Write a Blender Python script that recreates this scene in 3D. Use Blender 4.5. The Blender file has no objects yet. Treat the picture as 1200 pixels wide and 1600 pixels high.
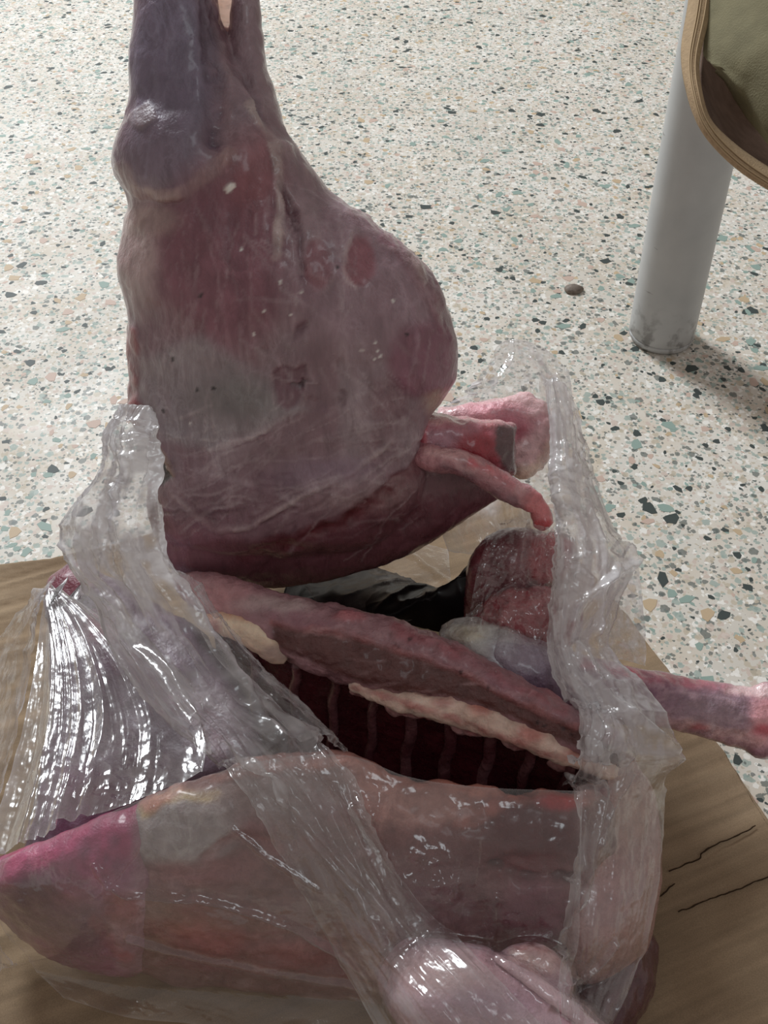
import bpy, math, random
import numpy as np
from mathutils import Vector
from mathutils.bvhtree import BVHTree

random.seed(7); rng = np.random.default_rng(7)
scn = bpy.context.scene
COL = scn.collection

# ------------------------------------------------------------------ camera
CAM_H, PITCH, FOC = 0.58, math.radians(46.0), 1500.0          # metres, downwards, pixels of a 1200x1600 frame
cd = bpy.data.cameras.new('camera'); cam = bpy.data.objects.new('camera', cd); COL.objects.link(cam)
cam.location = (0, 0, CAM_H); cam.rotation_euler = (math.pi/2 - PITCH, 0, 0)
cd.sensor_fit = 'VERTICAL'; cd.sensor_height = 36.0; cd.lens = FOC/1600*36.0
cd.clip_start = 0.01; cd.clip_end = 50
scn.camera = cam
# ------------------------------------------------------------------ light
w = bpy.data.worlds.new('world'); scn.world = w; w.use_nodes = True
bg = w.node_tree.nodes['Background']; bg.inputs[0].default_value = (1.0, 0.90, 0.84, 1); bg.inputs[1].default_value = 0.275
def area(name, loc, target, sx, sy, power, col):
    l = bpy.data.lights.new(name, 'AREA'); l.shape = 'RECTANGLE'; l.size = sx; l.size_y = sy; l.energy = power; l.color = col
    o = bpy.data.objects.new(name, l); COL.objects.link(o); o.location = loc
    o.rotation_euler = (Vector(target) - Vector(loc)).to_track_quat('-Z', 'Y').to_euler()
    return o
area('window_light', (-1.9, 3.7, 3.1), (0, .45, .1), 1.0, 1.4, 222, (0.92, 0.97, 1.0))
area('door_light', (.75, -.9, 2.3), (0, .3, 0),   .5, .9, 4, (0.86, 0.95, 1.0))      # daylight from a doorway behind the photographer
scn.view_settings.view_transform = 'Standard'; scn.view_settings.look = 'None'
scn.view_settings.exposure = 0.0; scn.view_settings.gamma = 1.0; scn.view_settings.use_curve_mapping = False
scn.cycles.use_denoising = True
scn.cycles.transparent_max_bounces = 24
scn.cycles.max_bounces = 8

# ------------------------------------------------------------------ maths helpers
SP, CP = math.sin(PITCH), math.cos(PITCH)
RIGHT = np.array([1., 0, 0]); FWD = np.array([0, CP, -SP]); UP = np.array([0, SP, CP]); EYE = np.array([0, 0, CAM_H])
def V(px, py, D):                    # place at a distance D along the viewing axis
    return EYE + D*(FWD + (px-600)/FOC*RIGHT + (800-py)/FOC*UP)
def W(px, py, z):                    # place at a height z over the floor
    d = FWD + (px-600)/FOC*RIGHT + (800-py)/FOC*UP
    return EYE + d*((z-CAM_H)/d[2])
def proj(P):
    q = np.asarray(P) - EYE; D = q @ FWD
    return 600 + FOC*(q @ RIGHT)/D, 800 - FOC*(q @ UP)/D, D
def hash3(ix, iy, iz):
    h = (ix*374761393 + iy*668265263 + iz*2147483647 + 1013904223) & 0xffffffff
    h = ((h ^ (h >> 13))*1274126177) & 0xffffffff
    h = ((h ^ (h >> 16))*2246822519) & 0xffffffff
    return ((h ^ (h >> 15)) & 0xffffff)/float(0xffffff)
def vnoise(P):                       # value noise, -1..1
    P = np.asarray(P, float); i = np.floor(P).astype(np.int64); f = P - i; f = f*f*f*(f*(f*6-15)+10)
    r = 0
    for dx in (0, 1):
        for dy in (0, 1):
            for dz in (0, 1):
                wgt = (f[:, 0] if dx else 1-f[:, 0])*(f[:, 1] if dy else 1-f[:, 1])*(f[:, 2] if dz else 1-f[:, 2])
                r = r + wgt*hash3(i[:, 0]+dx, i[:, 1]+dy, i[:, 2]+dz)
    return r*2-1
def fbm(P, o=4):
    r = 0; a = .5; P = np.asarray(P, float)
    for k in range(o):
        r = r + a*vnoise(P*(2**k) + 17.3*k); a *= .5
    return r
def ridged(P, o=3):
    r = 0; a = .55; P = np.asarray(P, float)
    for k in range(o):
        r = r + a*(1-np.abs(vnoise(P*(2**k) + 9.1*k)))**3; a *= .5
    return r
def crom(pts, n):                    # Catmull-Rom through rows of values
    pts = np.asarray(pts, float); m = len(pts)
    ext = np.concatenate([[2*pts[0]-pts[1]], pts, [2*pts[-1]-pts[-2]]])
    t = np.linspace(0, m-1-1e-9, n); i = t.astype(int); f = (t-i).reshape((-1,)+(1,)*(pts.ndim-1))
    a, b, c, d = ext[i], ext[i+1], ext[i+2], ext[i+3]
    return .5*((2*b) + (c-a)*f + (2*a-5*b+4*c-d)*f*f + (3*b-a-3*c+d)*f**3)
def lin(c):
    c = np.asarray(c, float)/255.
    return np.where(c <= .04045, c/12.92, ((c+.055)/1.055)**2.4)
def smooth01(x): x = np.clip(x, 0, 1); return x*x*(3-2*x)
def normals(Vt, F):
    N = np.zeros_like(Vt)
    for k in (3, 4):
        Q = np.array([f for f in F if len(f) == k])
        if len(Q) == 0: continue
        n = np.cross(Vt[Q[:, 2]]-Vt[Q[:, 0]], Vt[Q[:, -1]]-Vt[Q[:, 1]]) if k == 4 else np.cross(Vt[Q[:, 1]]-Vt[Q[:, 0]], Vt[Q[:, 2]]-Vt[Q[:, 0]])
        for j in range(k): np.add.at(N, Q[:, j], n)
    return N/np.maximum(np.linalg.norm(N, axis=1, keepdims=True), 1e-12)

# ------------------------------------------------------------------ object helpers
def tag(o, label=None, cat=None, group=None, kind=None):
    if label: o['label'] = label
    if cat: o['category'] = cat
    if group: o['group'] = group
    if kind: o['kind'] = kind
    return o
def empty(name, loc, label, cat, group=None):
    o = bpy.data.objects.new(name, None); COL.objects.link(o); o.location = loc; o.empty_display_size = .02
    return tag(o, label, cat, group)
SOLIDS = []
def mesh_obj(name, Vt, F, mat, parent=None, col=None, attrs=None, smooth=True, solid=True):
    Vt = np.asarray(Vt, float)
    if solid: SOLIDS.append((Vt.copy(), [tuple(f) for f in F]))
    base = np.array(parent.location) if parent else np.array([Vt[:, 0].mean(), Vt[:, 1].mean(), Vt[:, 2].min()])
    if parent and parent.parent: base = base + np.array(parent.parent.location)
    me = bpy.data.meshes.new(name)
    me.from_pydata((Vt-base).tolist(), [], [tuple(int(i) for i in f) for f in F]); me.update()
    if smooth: me.polygons.foreach_set('use_smooth', [True]*len(me.polygons))
    if col is not None:
        a = me.color_attributes.new('pigment', 'FLOAT_COLOR', 'POINT')
        a.data.foreach_set('color', np.concatenate([col, np.ones((len(col), 1))], 1).astype(np.float32).ravel())
    for k, v in (attrs or {}).items():
        a = me.attributes.new(k, 'FLOAT', 'POINT'); a.data.foreach_set('value', np.asarray(v, np.float32))
    me.materials.append(mat)
    o = bpy.data.objects.new(name, me); COL.objects.link(o)
    if parent: o.parent = parent
    else: o.location = base
    return o

# ------------------------------------------------------------------ geometry helpers
def loft(secs, n=60, k=56, pw=1.0, cap0='round', cap1='round', capf=.5):
    """secs: (A, B, front thickness, back thickness): a solid body whose cross-section spans A-B."""
    A = crom([s[0] for s in secs], n); B = crom([s[1] for s in secs], n)
    T = np.maximum(crom([[s[2], s[3]] for s in secs], n), .0008)
    rings = []
    th = np.linspace(0, 2*math.pi, k, endpoint=False); c, s = np.cos(th), np.sin(th)
    cx = np.sign(c)*np.abs(c)**pw; sx = np.sign(s)*np.abs(s)**pw
    def ring(a, b, tf, tb, sc=1.0, off=0):
        mid = (a+b)/2; h = (b-a)/2; toE = EYE-mid; hh = h/np.linalg.norm(h)
        nrm = toE - hh*(toE @ hh); nrm /= np.linalg.norm(nrm)
        t = np.where(s > 0, tf, tb)*sc
        return mid + off + cx[:, None]*h*sc + (sx*t)[:, None]*nrm
    def capr(i, j, flat):
        ax = (A[i]+B[i])/2-(A[j]+B[j])/2; ax /= np.linalg.norm(ax)
        L = min(np.linalg.norm(A[i]-B[i])/2, (T[i].sum())/2)*capf
        if flat: return [ring(A[i], B[i], *T[i], sc=q) for q in (.93, .6, .25)]
        return [ring(A[i], B[i], *T[i], sc=math.cos(q), off=ax*L*math.sin(q)) for q in (.4, .8, 1.15, 1.45)]
    c0 = capr(0, 1, cap0 == 'flat')[::-1]; c1 = capr(n-1, n-2, cap1 == 'flat')
    rings = c0 + [ring(A[i], B[i], *T[i]) for i in range(n)] + c1
    m = len(rings); Vt = np.concatenate(rings); F = []
    for i in range(m-1):
        for j in range(k):
            F.append((i*k+j, i*k+(j+1) % k, (i+1)*k+(j+1) % k, (i+1)*k+j))
    F.append(tuple(range(k))[::-1]); F.append(tuple((m-1)*k+j for j in range(k)))
    # make outward
    return orient(Vt, F)
def orient(Vt, F):
    vol = 0
    for f in F:
        if len(f) == 4:
            a, b, c, d = (Vt[i] for i in f); vol += np.dot(a, np.cross(b, c)) + np.dot(a, np.cross(c, d))
    return (Vt, [tuple(f)[::-1] for f in F]) if vol < 0 else (Vt, F)
def tube(path, radii, n=40, k=14, flat=1.0):
    P = crom(path, n); R = np.maximum(crom(np.array(radii)[:, None], n)[:, 0], .0004)
    T = np.gradient(P, axis=0); T /= np.linalg.norm(T, axis=1, keepdims=True)
    u = np.cross(T[0], [0.3, .2, 1]); u /= np.linalg.norm(u); rings = []
    th = np.linspace(0, 2*math.pi, k, endpoint=False)
    for i in range(n):
        u = u - T[i]*(u @ T[i]); u /= np.linalg.norm(u); v = np.cross(T[i], u)
        rings.append(P[i] + R[i]*(np.cos(th)[:, None]*u + flat*np.sin(th)[:, None]*v))
    rings = [P[0]-T[0]*R[0]*.5+(rings[0]-P[0])*.5] + rings + [P[-1]+T[-1]*R[-1]*.5+(rings[-1]-P[-1])*.5]
    m = len(rings); Vt = np.concatenate(rings)
    F = [(i*k+j, i*k+(j+1) % k, (i+1)*k+(j+1) % k, (i+1)*k+j) for i in range(m-1) for j in range(k)]
    F += [tuple(range(k))[::-1], tuple((m-1)*k+j for j in range(k))]
    return orient(Vt, F)
def ball(c, r, ax=(1, 1, 1), n=10, k=14):
    Vt = []; 
    for i in range(1, n):
        a = math.pi*i/n
        for j in range(k):
            b = 2*math.pi*j/k; Vt.append([math.sin(a)*math.cos(b)*ax[0], math.sin(a)*math.sin(b)*ax[1], math.cos(a)*ax[2]])
    Vt = np.array(Vt)*r + np.array(c); F = []
    for i in range(n-2):
        for j in range(k): F.append((i*k+j, (i+1)*k+j, (i+1)*k+(j+1) % k, i*k+(j+1) % k))
    F += [tuple(range(k)), tuple((n-2)*k+j for j in range(k))[::-1]]
    return orient(Vt, F)
def join(gs):
    Vs, Fs, o = [], [], 0
    for a, f in gs:
        Vs.append(a); Fs += [tuple(i+o for i in q) for q in f]; o += len(a)
    return np.concatenate(Vs), Fs
def fuse(gs, voxel, it=4):
    """one continuous surface out of overlapping bodies"""
    Vt, F = join(gs)
    me = bpy.data.meshes.new('tmp'); me.from_pydata(Vt.tolist(), [], [tuple(map(int, f)) for f in F]); me.update()
    o = bpy.data.objects.new('tmp', me); COL.objects.link(o)
    m = o.modifiers.new('r', 'REMESH'); m.mode = 'VOXEL'; m.voxel_size = voxel; m.adaptivity = 0
    s = o.modifiers.new('s', 'SMOOTH'); s.iterations = it; s.factor = .5
    dg = bpy.context.evaluated_depsgraph_get(); e = o.evaluated_get(dg); r = e.to_mesh()
    co = np.zeros(len(r.vertices)*3); r.vertices.foreach_get('co', co); F = [tuple(p.vertices) for p in r.polygons]
    e.to_mesh_clear(); bpy.data.objects.remove(o); bpy.data.meshes.remove(me)
    return co.reshape(-1, 3), F
# ------------------------------------------------------------------ pigment and relief, painted on the surface
def dseg(x, y, pts):
    best = np.full(len(x), 1e9)
    for (ax, ay), (bx, by) in zip(pts[:-1], pts[1:]):
        dx, dy = bx-ax, by-ay; L = dx*dx+dy*dy+1e-9
        t = np.clip(((x-ax)*dx+(y-ay)*dy)/L, 0, 1); best = np.minimum(best, np.hypot(x-ax-t*dx, y-ay-t*dy))
    return best
def inpoly(x, y, pts):
    ins = np.zeros(len(x), bool); j = len(pts)-1
    for i in range(len(pts)):
        xi, yi = pts[i]; xj, yj = pts[j]
        c = ((yi > y) != (yj > y)) & (x < (xj-xi)*(y-yi)/(yj-yi+1e-12)+xi); ins ^= c; j = i
    return ins
def sm(pts, n=None):
    return [tuple(p) for p in crom(pts, n or 6*len(pts))]
def meat(name, geo, base, ops=(), mat=None, parent=None, warp=7, rough=.0010, rs=70, streak=None, mott=.10, label=None, noise_col=None, attrs=None):
    Vt, F = geo; N = normals(Vt, F)
    x, y, D = proj(Vt)
    wx = fbm(Vt*60+3, 3)*warp*1.6; wy = fbm(Vt*60+31, 3)*warp*1.6
    X, Y = x+wx, y+wy
    LN = .35+.65*smooth01(.5+1.5*fbm(Vt*110+50, 3))
    X = X+fbm(Vt*260+8, 2)*3; Y = Y+fbm(Vt*260+80, 2)*3
    C = np.tile(lin(base), (len(Vt), 1)); H = np.zeros(len(Vt))
    if noise_col is not None:
        a = smooth01(.5+1.6*fbm(Vt*np.array(noise_col[1]), 4))[:, None]*noise_col[2]; C = C*(1-a)+lin(noise_col[0])*a
    for op in ops:
        kind = op[0]
        if kind == 'line':
            _, pts, wd, soft, col, al, bp = op
            d = dseg(X, Y, sm(pts)); m = (1-smooth01((d-wd)/max(soft, .1)))*LN
        elif kind == 'blob':
            _, cx, cy, rx, ry, soft, col, al, bp = op
            d = np.hypot((X-cx)/rx, (Y-cy)/ry); m = 1-smooth01((d-(1-soft))/max(2*soft, .01))
        elif kind == 'poly':
            _, pts, soft, col, al, bp = op
            p = list(pts)+[pts[0]]; d = dseg(X, Y, p)*np.where(inpoly(X, Y, pts), 1, -1); m = smooth01(.5+d/(2*soft))
        elif kind == 'fibre':          # streaky membrane inside a polygon
            _, pts, soft, sc, col, al, bp = op
            p = list(pts)+[pts[0]]; d = dseg(X, Y, p)*np.where(inpoly(X, Y, pts), 1, -1); m = smooth01(.5+d/(2*soft))
            q = smooth01(.35+1.4*fbm(np.stack([X*sc[0], Y*sc[1], D*30], 1), 4)); m = m*q
        elif kind == 'webs':           # fine pale fibres of the membrane
            _, cnt, box, angle, spread, length, wd, col, al, bp, seed = op
            rg = np.random.default_rng(seed); m = np.zeros(len(x))
            for _ in range(cnt):
                x0, y0 = rg.uniform(box[0], box[2]), rg.uniform(box[1], box[3]); an = angle+rg.normal(0, spread); ln = length*rg.uniform(.4, 1.3); cv = rg.normal(0, .06)*ln
                ux, uy = math.cos(an), math.sin(an); pts = [(x0-ux*ln/2, y0-uy*ln/2), (x0-uy*cv, y0+ux*cv), (x0+ux*ln/2, y0+uy*ln/2)]
                near = (np.abs(X-x0) < ln) & (np.abs(Y-y0) < ln)
                if not near.any(): continue
                d = dseg(X[near], Y[near], sm(pts, 7)); w_ = wd*rg.uniform(.5, 1.6); m[near] = np.maximum(m[near], (1-smooth01((d-w_*.3)/w_))*rg.uniform(.3, 1)*LN[near])
        elif kind == 'specks':
            _, pts, r, col, al, bp = op
            m = np.zeros(len(x))
            for (cx, cy) in pts: m = np.maximum(m, 1-smooth01((np.hypot(x-cx, y-cy)-r)/(r*.8)))
        if col is not None: C = C*(1-(m*al)[:, None]) + lin(col)*(m*al)[:, None]
        H = H + m*bp
    mo = fbm(Vt*45+7, 4)
    C = np.clip(C*(1+mott*2*mo[:, None]*np.array([.8, 1.1, 1.1])), 0, 1)
    H = H + rough*fbm(Vt*rs, 4)*1.5
    if streak is not None: H = H + streak[1]*fbm(Vt*np.array(streak[0]), 3)
    Vt = Vt + N*H[:, None]
    o = mesh_obj(name, Vt, F, mat or M['meat'], parent, C, attrs)
    if label: o['label'] = label
    return o

# ------------------------------------------------------------------ materials
M = {}
def nmat(name):
    m = bpy.data.materials.new(name); m.use_nodes = True; nt = m.node_tree
    for n in list(nt.nodes):
        if n.type == 'BSDF_PRINCIPLED': nt.nodes.remove(n)
    out = [n for n in nt.nodes if n.type == 'OUTPUT_MATERIAL'][0]
    M[name] = m
    return m, nt, out
def N_(nt, t, **kw):
    n = nt.nodes.new(t)
    for k, v in kw.items():
        if k.startswith('i_'): n.inputs[k[2:].replace('_', ' ')].default_value = v
        else: setattr(n, k, v)
    return n
def noise(nt, scale, detail=4, vec=None, rough=.55):
    n = N_(nt, 'ShaderNodeTexNoise'); n.inputs['Scale'].default_value = scale; n.inputs['Detail'].default_value = detail; n.inputs['Roughness'].default_value = rough
    if vec is not None: nt.links.new(vec, n.inputs['Vector'])
    return n
def ramp(nt, src, stops):
    r = N_(nt, 'ShaderNodeValToRGB'); e = r.color_ramp.elements
    while len(e) < len(stops): e.new(.5)
    for el, (p, c) in zip(e, stops):
        el.position = p; el.color = tuple(c) + (1,) if len(c) == 3 else c
    nt.links.new(src, r.inputs[0]); return r
def g(v): return (v, v, v)
def mixc(nt, fac, a, b, mode='MIX'):
    m = N_(nt, 'ShaderNodeMix', data_type='RGBA', blend_type=mode)
    for s, i in ((fac, 0), (a, 6), (b, 7)):
        if hasattr(s, 'links') or isinstance(s, bpy.types.NodeSocket): nt.links.new(s, m.inputs[i])
        else: m.inputs[i].default_value = s if i == 0 else tuple(s)+(1,)
    return m.outputs[2]
def math_(nt, op, a, b=None):
    m = N_(nt, 'ShaderNodeMath', operation=op)
    for s, i in ((a, 0), (b, 1)):
        if s is None: continue
        if isinstance(s, bpy.types.NodeSocket): nt.links.new(s, m.inputs[i])
        else: m.inputs[i].default_value = s
    return m.outputs[0]
def objco(nt): return N_(nt, 'ShaderNodeTexCoord').outputs['Object']

def make_meat(name, r0=.28, r1=.5, bump=.25, sss=.12, fine=900, coat=.35, stretch=None, spec=.5, web=None):
    m, nt, out = nmat(name); L = nt.links
    p = N_(nt, 'ShaderNodeBsdfPrincipled'); L.new(p.outputs[0], out.inputs[0])
    a = N_(nt, 'ShaderNodeAttribute', attribute_name='pigment')
    co = objco(nt)
    if stretch:
        mp = N_(nt, 'ShaderNodeMapping'); mp.inputs['Scale'].default_value = stretch; L.new(co, mp.inputs[0]); co2 = mp.outputs[0]
    else: co2 = co
    n1 = noise(nt, 160, 6, co2)
    r = ramp(nt, n1.outputs[0], [(.3, g(.80)), (.7, g(1.15))])
    L.new(mixc(nt, 1.0, a.outputs['Color'], r.outputs[0], 'MULTIPLY'), p.inputs['Base Color'])
    if web:
        mw = N_(nt, 'ShaderNodeMapping'); mw.inputs['Scale'].default_value = web; L.new(co, mw.inputs[0])
        nw = noise(nt, 1, 7, mw.outputs[0], .65); nw.inputs['Distortion'].default_value = .6
        rw = ramp(nt, nw.outputs[0], [(.42, g(0)), (.5, g(.42)), (.58, g(0))])
        nb = noise(nt, 28, 4, co); rb_ = ramp(nt, nb.outputs[0], [(.42, g(0)), (.62, g(1))])
        f_ = math_(nt, 'MULTIPLY', rw.outputs[0], rb_.outputs[0])
        pale = mixc(nt, 1.0, a.outputs['Color'], (1.7, 1.9, 1.85), 'MULTIPLY')
        old = p.inputs['Base Color'].links[0].from_socket
        L.new(mixc(nt, f_, old, pale), p.inputs['Base Color'])
    n2 = noise(nt, 90, 5, co); rr = ramp(nt, n2.outputs[0], [(.35, g(r0)), (.65, g(r1))]); L.new(rr.outputs[0], p.inputs['Roughness'])
    n3 = noise(nt, fine, 5, co2)
    b = N_(nt, 'ShaderNodeBump'); b.inputs['Strength'].default_value = bump; b.inputs['Distance'].default_value = .0015; L.new(n3.outputs[0], b.inputs['Height'])
    b2 = N_(nt, 'ShaderNodeBump'); b2.inputs['Strength'].default_value = bump; b2.inputs['Distance'].default_value = .004; L.new(n1.outputs[0], b2.inputs['Height']); L.new(b.outputs[0], b2.inputs['Normal'])
    L.new(b2.outputs[0], p.inputs['Normal'])
    p.inputs['Subsurface Weight'].default_value = sss; p.inputs['Subsurface Radius'].default_value = (1, .35, .25); p.inputs['Subsurface Scale'].default_value = .006
    p.inputs['Coat Weight'].default_value = coat; p.inputs['Coat Roughness'].default_value = .18
    p.inputs['Specular IOR Level'].default_value = spec
    return m
make_meat('meat', .26, .46, .35, .1, 700, .45, web=(70, 70, 40))
make_meat('meat_fibre', .26, .44, .35, .12, 800, .5, stretch=(1, 1, .3), web=(120, 120, 34))
make_meat('meat_wet', .16, .36, .45, .10, 500, .7, web=(80, 80, 80))
make_meat('meat_cut', .3, .55, .6, .08, 500, .3)
make_meat('bone', .35, .6, .4, .2, 700, .25)

def make_film(name, tint, rough, bump_d, scale, stretch, refl=1.0, milk_gain=1.0, det=4, bs=.9):
    m, nt, out = nmat(name); L = nt.links
    at = N_(nt, 'ShaderNodeAttribute', attribute_name='milk'); uvx = N_(nt, 'ShaderNodeAttribute', attribute_name='su'); uvy = N_(nt, 'ShaderNodeAttribute', attribute_name='sv')
    cb = N_(nt, 'ShaderNodeCombineXYZ'); L.new(uvx.outputs['Fac'], cb.inputs[0]); L.new(uvy.outputs['Fac'], cb.inputs[1])
    mp = N_(nt, 'ShaderNodeMapping'); mp.inputs['Scale'].default_value = stretch; L.new(cb.outputs[0], mp.inputs[0])
    n1 = noise(nt, scale, det, mp.outputs[0], .55); n2 = noise(nt, scale*.35, 3, objco(nt)); n2.inputs['Scale'].default_value = 55
    b = N_(nt, 'ShaderNodeBump'); b.inputs['Strength'].default_value = bs; b.inputs['Distance'].default_value = bump_d; L.new(n1.outputs[0], b.inputs['Height'])
    b2 = N_(nt, 'ShaderNodeBump'); b2.inputs['Strength'].default_value = bs*.75; b2.inputs['Distance'].default_value = bump_d*2; L.new(n2.outputs[0], b2.inputs['Height']); L.new(b.outputs[0], b2.inputs['Normal'])
    tr = N_(nt, 'ShaderNodeBsdfTransparent'); tr.inputs[0].default_value = tuple(tint)+(1,)
    df = N_(nt, 'ShaderNodeBsdfDiffuse'); df.inputs[0].default_value = (.92, .91, .93, 1); L.new(b2.outputs[0], df.inputs['Normal'])
    tl = N_(nt, 'ShaderNodeBsdfTranslucent'); tl.inputs[0].default_value = (.92, .91, .93, 1); L.new(b2.outputs[0], tl.inputs['Normal'])
    mk = N_(nt, 'ShaderNodeMixShader'); mk.inputs[0].default_value = .62; L.new(df.outputs[0], mk.inputs[1]); L.new(tl.outputs[0], mk.inputs[2])
    rr = ramp(nt, n1.outputs[0], [(.38, g(.45)), (.62, g(1.35))])
    mf = math_(nt, 'MULTIPLY', at.outputs['Fac'], rr.outputs[0]); mf = math_(nt, 'MULTIPLY', mf, milk_gain); mf = math_(nt, 'MINIMUM', mf, .92)
    s1 = N_(nt, 'ShaderNodeMixShader'); L.new(mf, s1.inputs[0]); L.new(tr.outputs[0], s1.inputs[1]); L.new(mk.outputs[0], s1.inputs[2])
    gl = N_(nt, 'ShaderNodeBsdfGlossy'); gl.inputs['Roughness'].default_value = rough; gl.inputs[0].default_value = (1, 1, 1, 1); L.new(b2.outputs[0], gl.inputs['Normal'])
    lw = N_(nt, 'ShaderNodeLayerWeight'); lw.inputs[0].default_value = .5; L.new(b2.outputs[0], lw.inputs['Normal'])
    f = math_(nt, 'POWER', lw.outputs['Facing'], 3.5); f = math_(nt, 'MULTIPLY', f, .55*refl); f = math_(nt, 'ADD', f, .085*refl); f = math_(nt, 'MINIMUM', f, .8)
    s2 = N_(nt, 'ShaderNodeMixShader'); L.new(f, s2.inputs[0]); L.new(s1.outputs[0], s2.inputs[1]); L.new(gl.outputs[0], s2.inputs[2])
    L.new(s2.outputs[0], out.inputs[0])
    return m
make_film('film', (.97, .965, .96), .15, .003, 7, (1, 1, 1), 1.05, 1.0, 3, .4)
make_film('film_strand', (.95, .945, .94), .24, .004, 5, (1.6, 3.0, 1), 1.3, 1.15, 2, .5)
make_film('film_tent', (.95, .95, .95), .19, .0015, 6, (2.0, .6, 1), 2.6, 1.0, 3)

# membrane at the top of the hind leg
m, nt, out = nmat('membrane'); L = nt.links
tl = N_(nt, 'ShaderNodeBsdfTranslucent'); tl.inputs[0].default_value = (1.0, .86, .80, 1)
df = N_(nt, 'ShaderNodeBsdfDiffuse'); df.inputs[0].default_value = (.88, .5, .45, 1)
tr = N_(nt, 'ShaderNodeBsdfTransparent'); tr.inputs[0].default_value = (1, .86, .80, 1)
a1 = N_(nt, 'ShaderNodeMixShader'); a1.inputs[0].default_value = .75; L.new(df.outputs[0], a1.inputs[1]); L.new(tl.outputs[0], a1.inputs[2])
a2 = N_(nt, 'ShaderNodeMixShader'); a2.inputs[0].default_value = .5; L.new(a1.outputs[0], a2.inputs[1]); L.new(tr.outputs[0], a2.inputs[2]); L.new(a2.outputs[0], out.inputs[0])

def simple(name, col, rough=.5, spec=.5, nscale=None, amp=.15, bump=0, bscale=200, coat=0, stretch=None):
    m, nt, out = nmat(name); L = nt.links
    p = N_(nt, 'ShaderNodeBsdfPrincipled'); L.new(p.outputs[0], out.inputs[0]); p.inputs['Roughness'].default_value = rough; p.inputs['Specular IOR Level'].default_value = spec
    p.inputs['Coat Weight'].default_value = coat
    c = lin(col); co = objco(nt)
    if stretch:
        mp = N_(nt, 'ShaderNodeMapping'); mp.inputs['Scale'].default_value = stretch; L.new(co, mp.inputs[0]); co = mp.outputs[0]
    if nscale:
        n = noise(nt, nscale, 6, co); r = ramp(nt, n.outputs[0], [(.3, tuple(c*(1-amp))), (.7, tuple(np.minimum(c*(1+amp), 1)))]); L.new(r.outputs[0], p.inputs['Base Color'])
    else: p.inputs['Base Color'].default_value = tuple(c)+(1,)
    if bump:
        n = noise(nt, bscale, 5, co); b = N_(nt, 'ShaderNodeBump'); b.inputs['Strength'].default_value = bump; b.inputs['Distance'].default_value = .001; L.new(n.outputs[0], b.inputs['Height']); L.new(b.outputs[0], p.inputs['Normal'])
    return m
simple('chip_dark', (64, 72, 70), .58, .35, 150, .25)
simple('chip_teal', (142, 162, 153), .58, .35, 150, .18)
simple('chip_tan', (190, 168, 138), .58, .35, 150, .2)
simple('chip_pink', (196, 172, 158), .58, .35, 150, .15)
simple('pebble', (120, 108, 98), .6, .4, 200, .4, .5, 300)
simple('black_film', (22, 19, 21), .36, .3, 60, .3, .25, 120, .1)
simple('cloth_hem', (170, 146, 116), .85, .2, 300, .14, .7, 900)
simple('cloth_olive', (126, 120, 94), .85, .2, 60, .16, .6, 900)
simple('cloth_lining', (112, 92, 80), .9, .15, 80, .2, .6, 900)
simple('seam', (178, 154, 122), .85, .2)

# terrazzo ground between the big chips: pale cement with fine chips
m, nt, out = nmat('terrazzo'); L = nt.links
p = N_(nt, 'ShaderNodeBsdfPrincipled'); L.new(p.outputs[0], out.inputs[0])
co = objco(nt)
nz = noise(nt, 300, 2, co)
wv = N_(nt, 'ShaderNodeVectorMath', operation='MULTIPLY_ADD'); L.new(nz.outputs[1], wv.inputs[0]); wv.inputs[1].default_value = (.004, .004, 0); L.new(co, wv.inputs[2])
base = ramp(nt, noise(nt, 5, 5, co).outputs[0], [(.35, tuple(lin((206, 200, 189)))), (.65, tuple(lin((220, 215, 206))))]).outputs[0]
dirt = ramp(nt, noise(nt, 22, 6, co).outputs[0], [(.45, g(0)), (.75, g(.55))])
base = mixc(nt, dirt.outputs[0], base, tuple(lin((198, 178, 152))))
def chips(scale, lo, hi, stops, off, base):
    mp = N_(nt, 'ShaderNodeMapping'); mp.inputs['Location'].default_value = (off, off*.7, 0); L.new(wv.outputs[0], mp.inputs[0])
    v = N_(nt, 'ShaderNodeTexVoronoi', voronoi_dimensions='2D'); v.inputs['Scale'].default_value = scale; v.inputs['Randomness'].default_value = 1; L.new(mp.outputs[0], v.inputs[0])
    sep = N_(nt, 'ShaderNodeSeparateColor'); L.new(v.outputs['Color'], sep.inputs[0])
    sz = math_(nt, 'MULTIPLY', sep.outputs[1], hi); d = math_(nt, 'LESS_THAN', v.outputs['Distance'], sz)
    on = math_(nt, 'GREATER_THAN', sep.outputs[2], lo); fac = math_(nt, 'MULTIPLY', d, on)
    r = ramp(nt, sep.outputs[0], stops); r.color_ramp.interpolation = 'CONSTANT'
    return mixc(nt, math_(nt, 'MULTIPLY', fac, .8), base, r.outputs[0])
S1 = [(0, tuple(lin((90, 98, 94)))), (.22, tuple(lin((150, 166, 158)))), (.45, tuple(lin((188, 176, 156)))), (.65, tuple(lin((200, 182, 170)))), (.82, tuple(lin((238, 235, 228))))]
base = chips(190, .3, .6, S1, 1.3, base); base = chips(300, .3, .6, S1, 5.1, base); base = chips(120, .5, .5, S1, 9.7, base)
L.new(base, p.inputs['Base Color'])
L.new(ramp(nt, noise(nt, 9, 6, co).outputs[0], [(.35, g(.5)), (.7, g(.68))]).outputs[0], p.inputs['Roughness'])
b = N_(nt, 'ShaderNodeBump'); b.inputs['Strength'].default_value = .12; b.inputs['Distance'].default_value = .001; L.new(noise(nt, 180, 5, co).outputs[0], b.inputs['Height']); L.new(b.outputs[0], p.inputs['Normal'])

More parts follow.
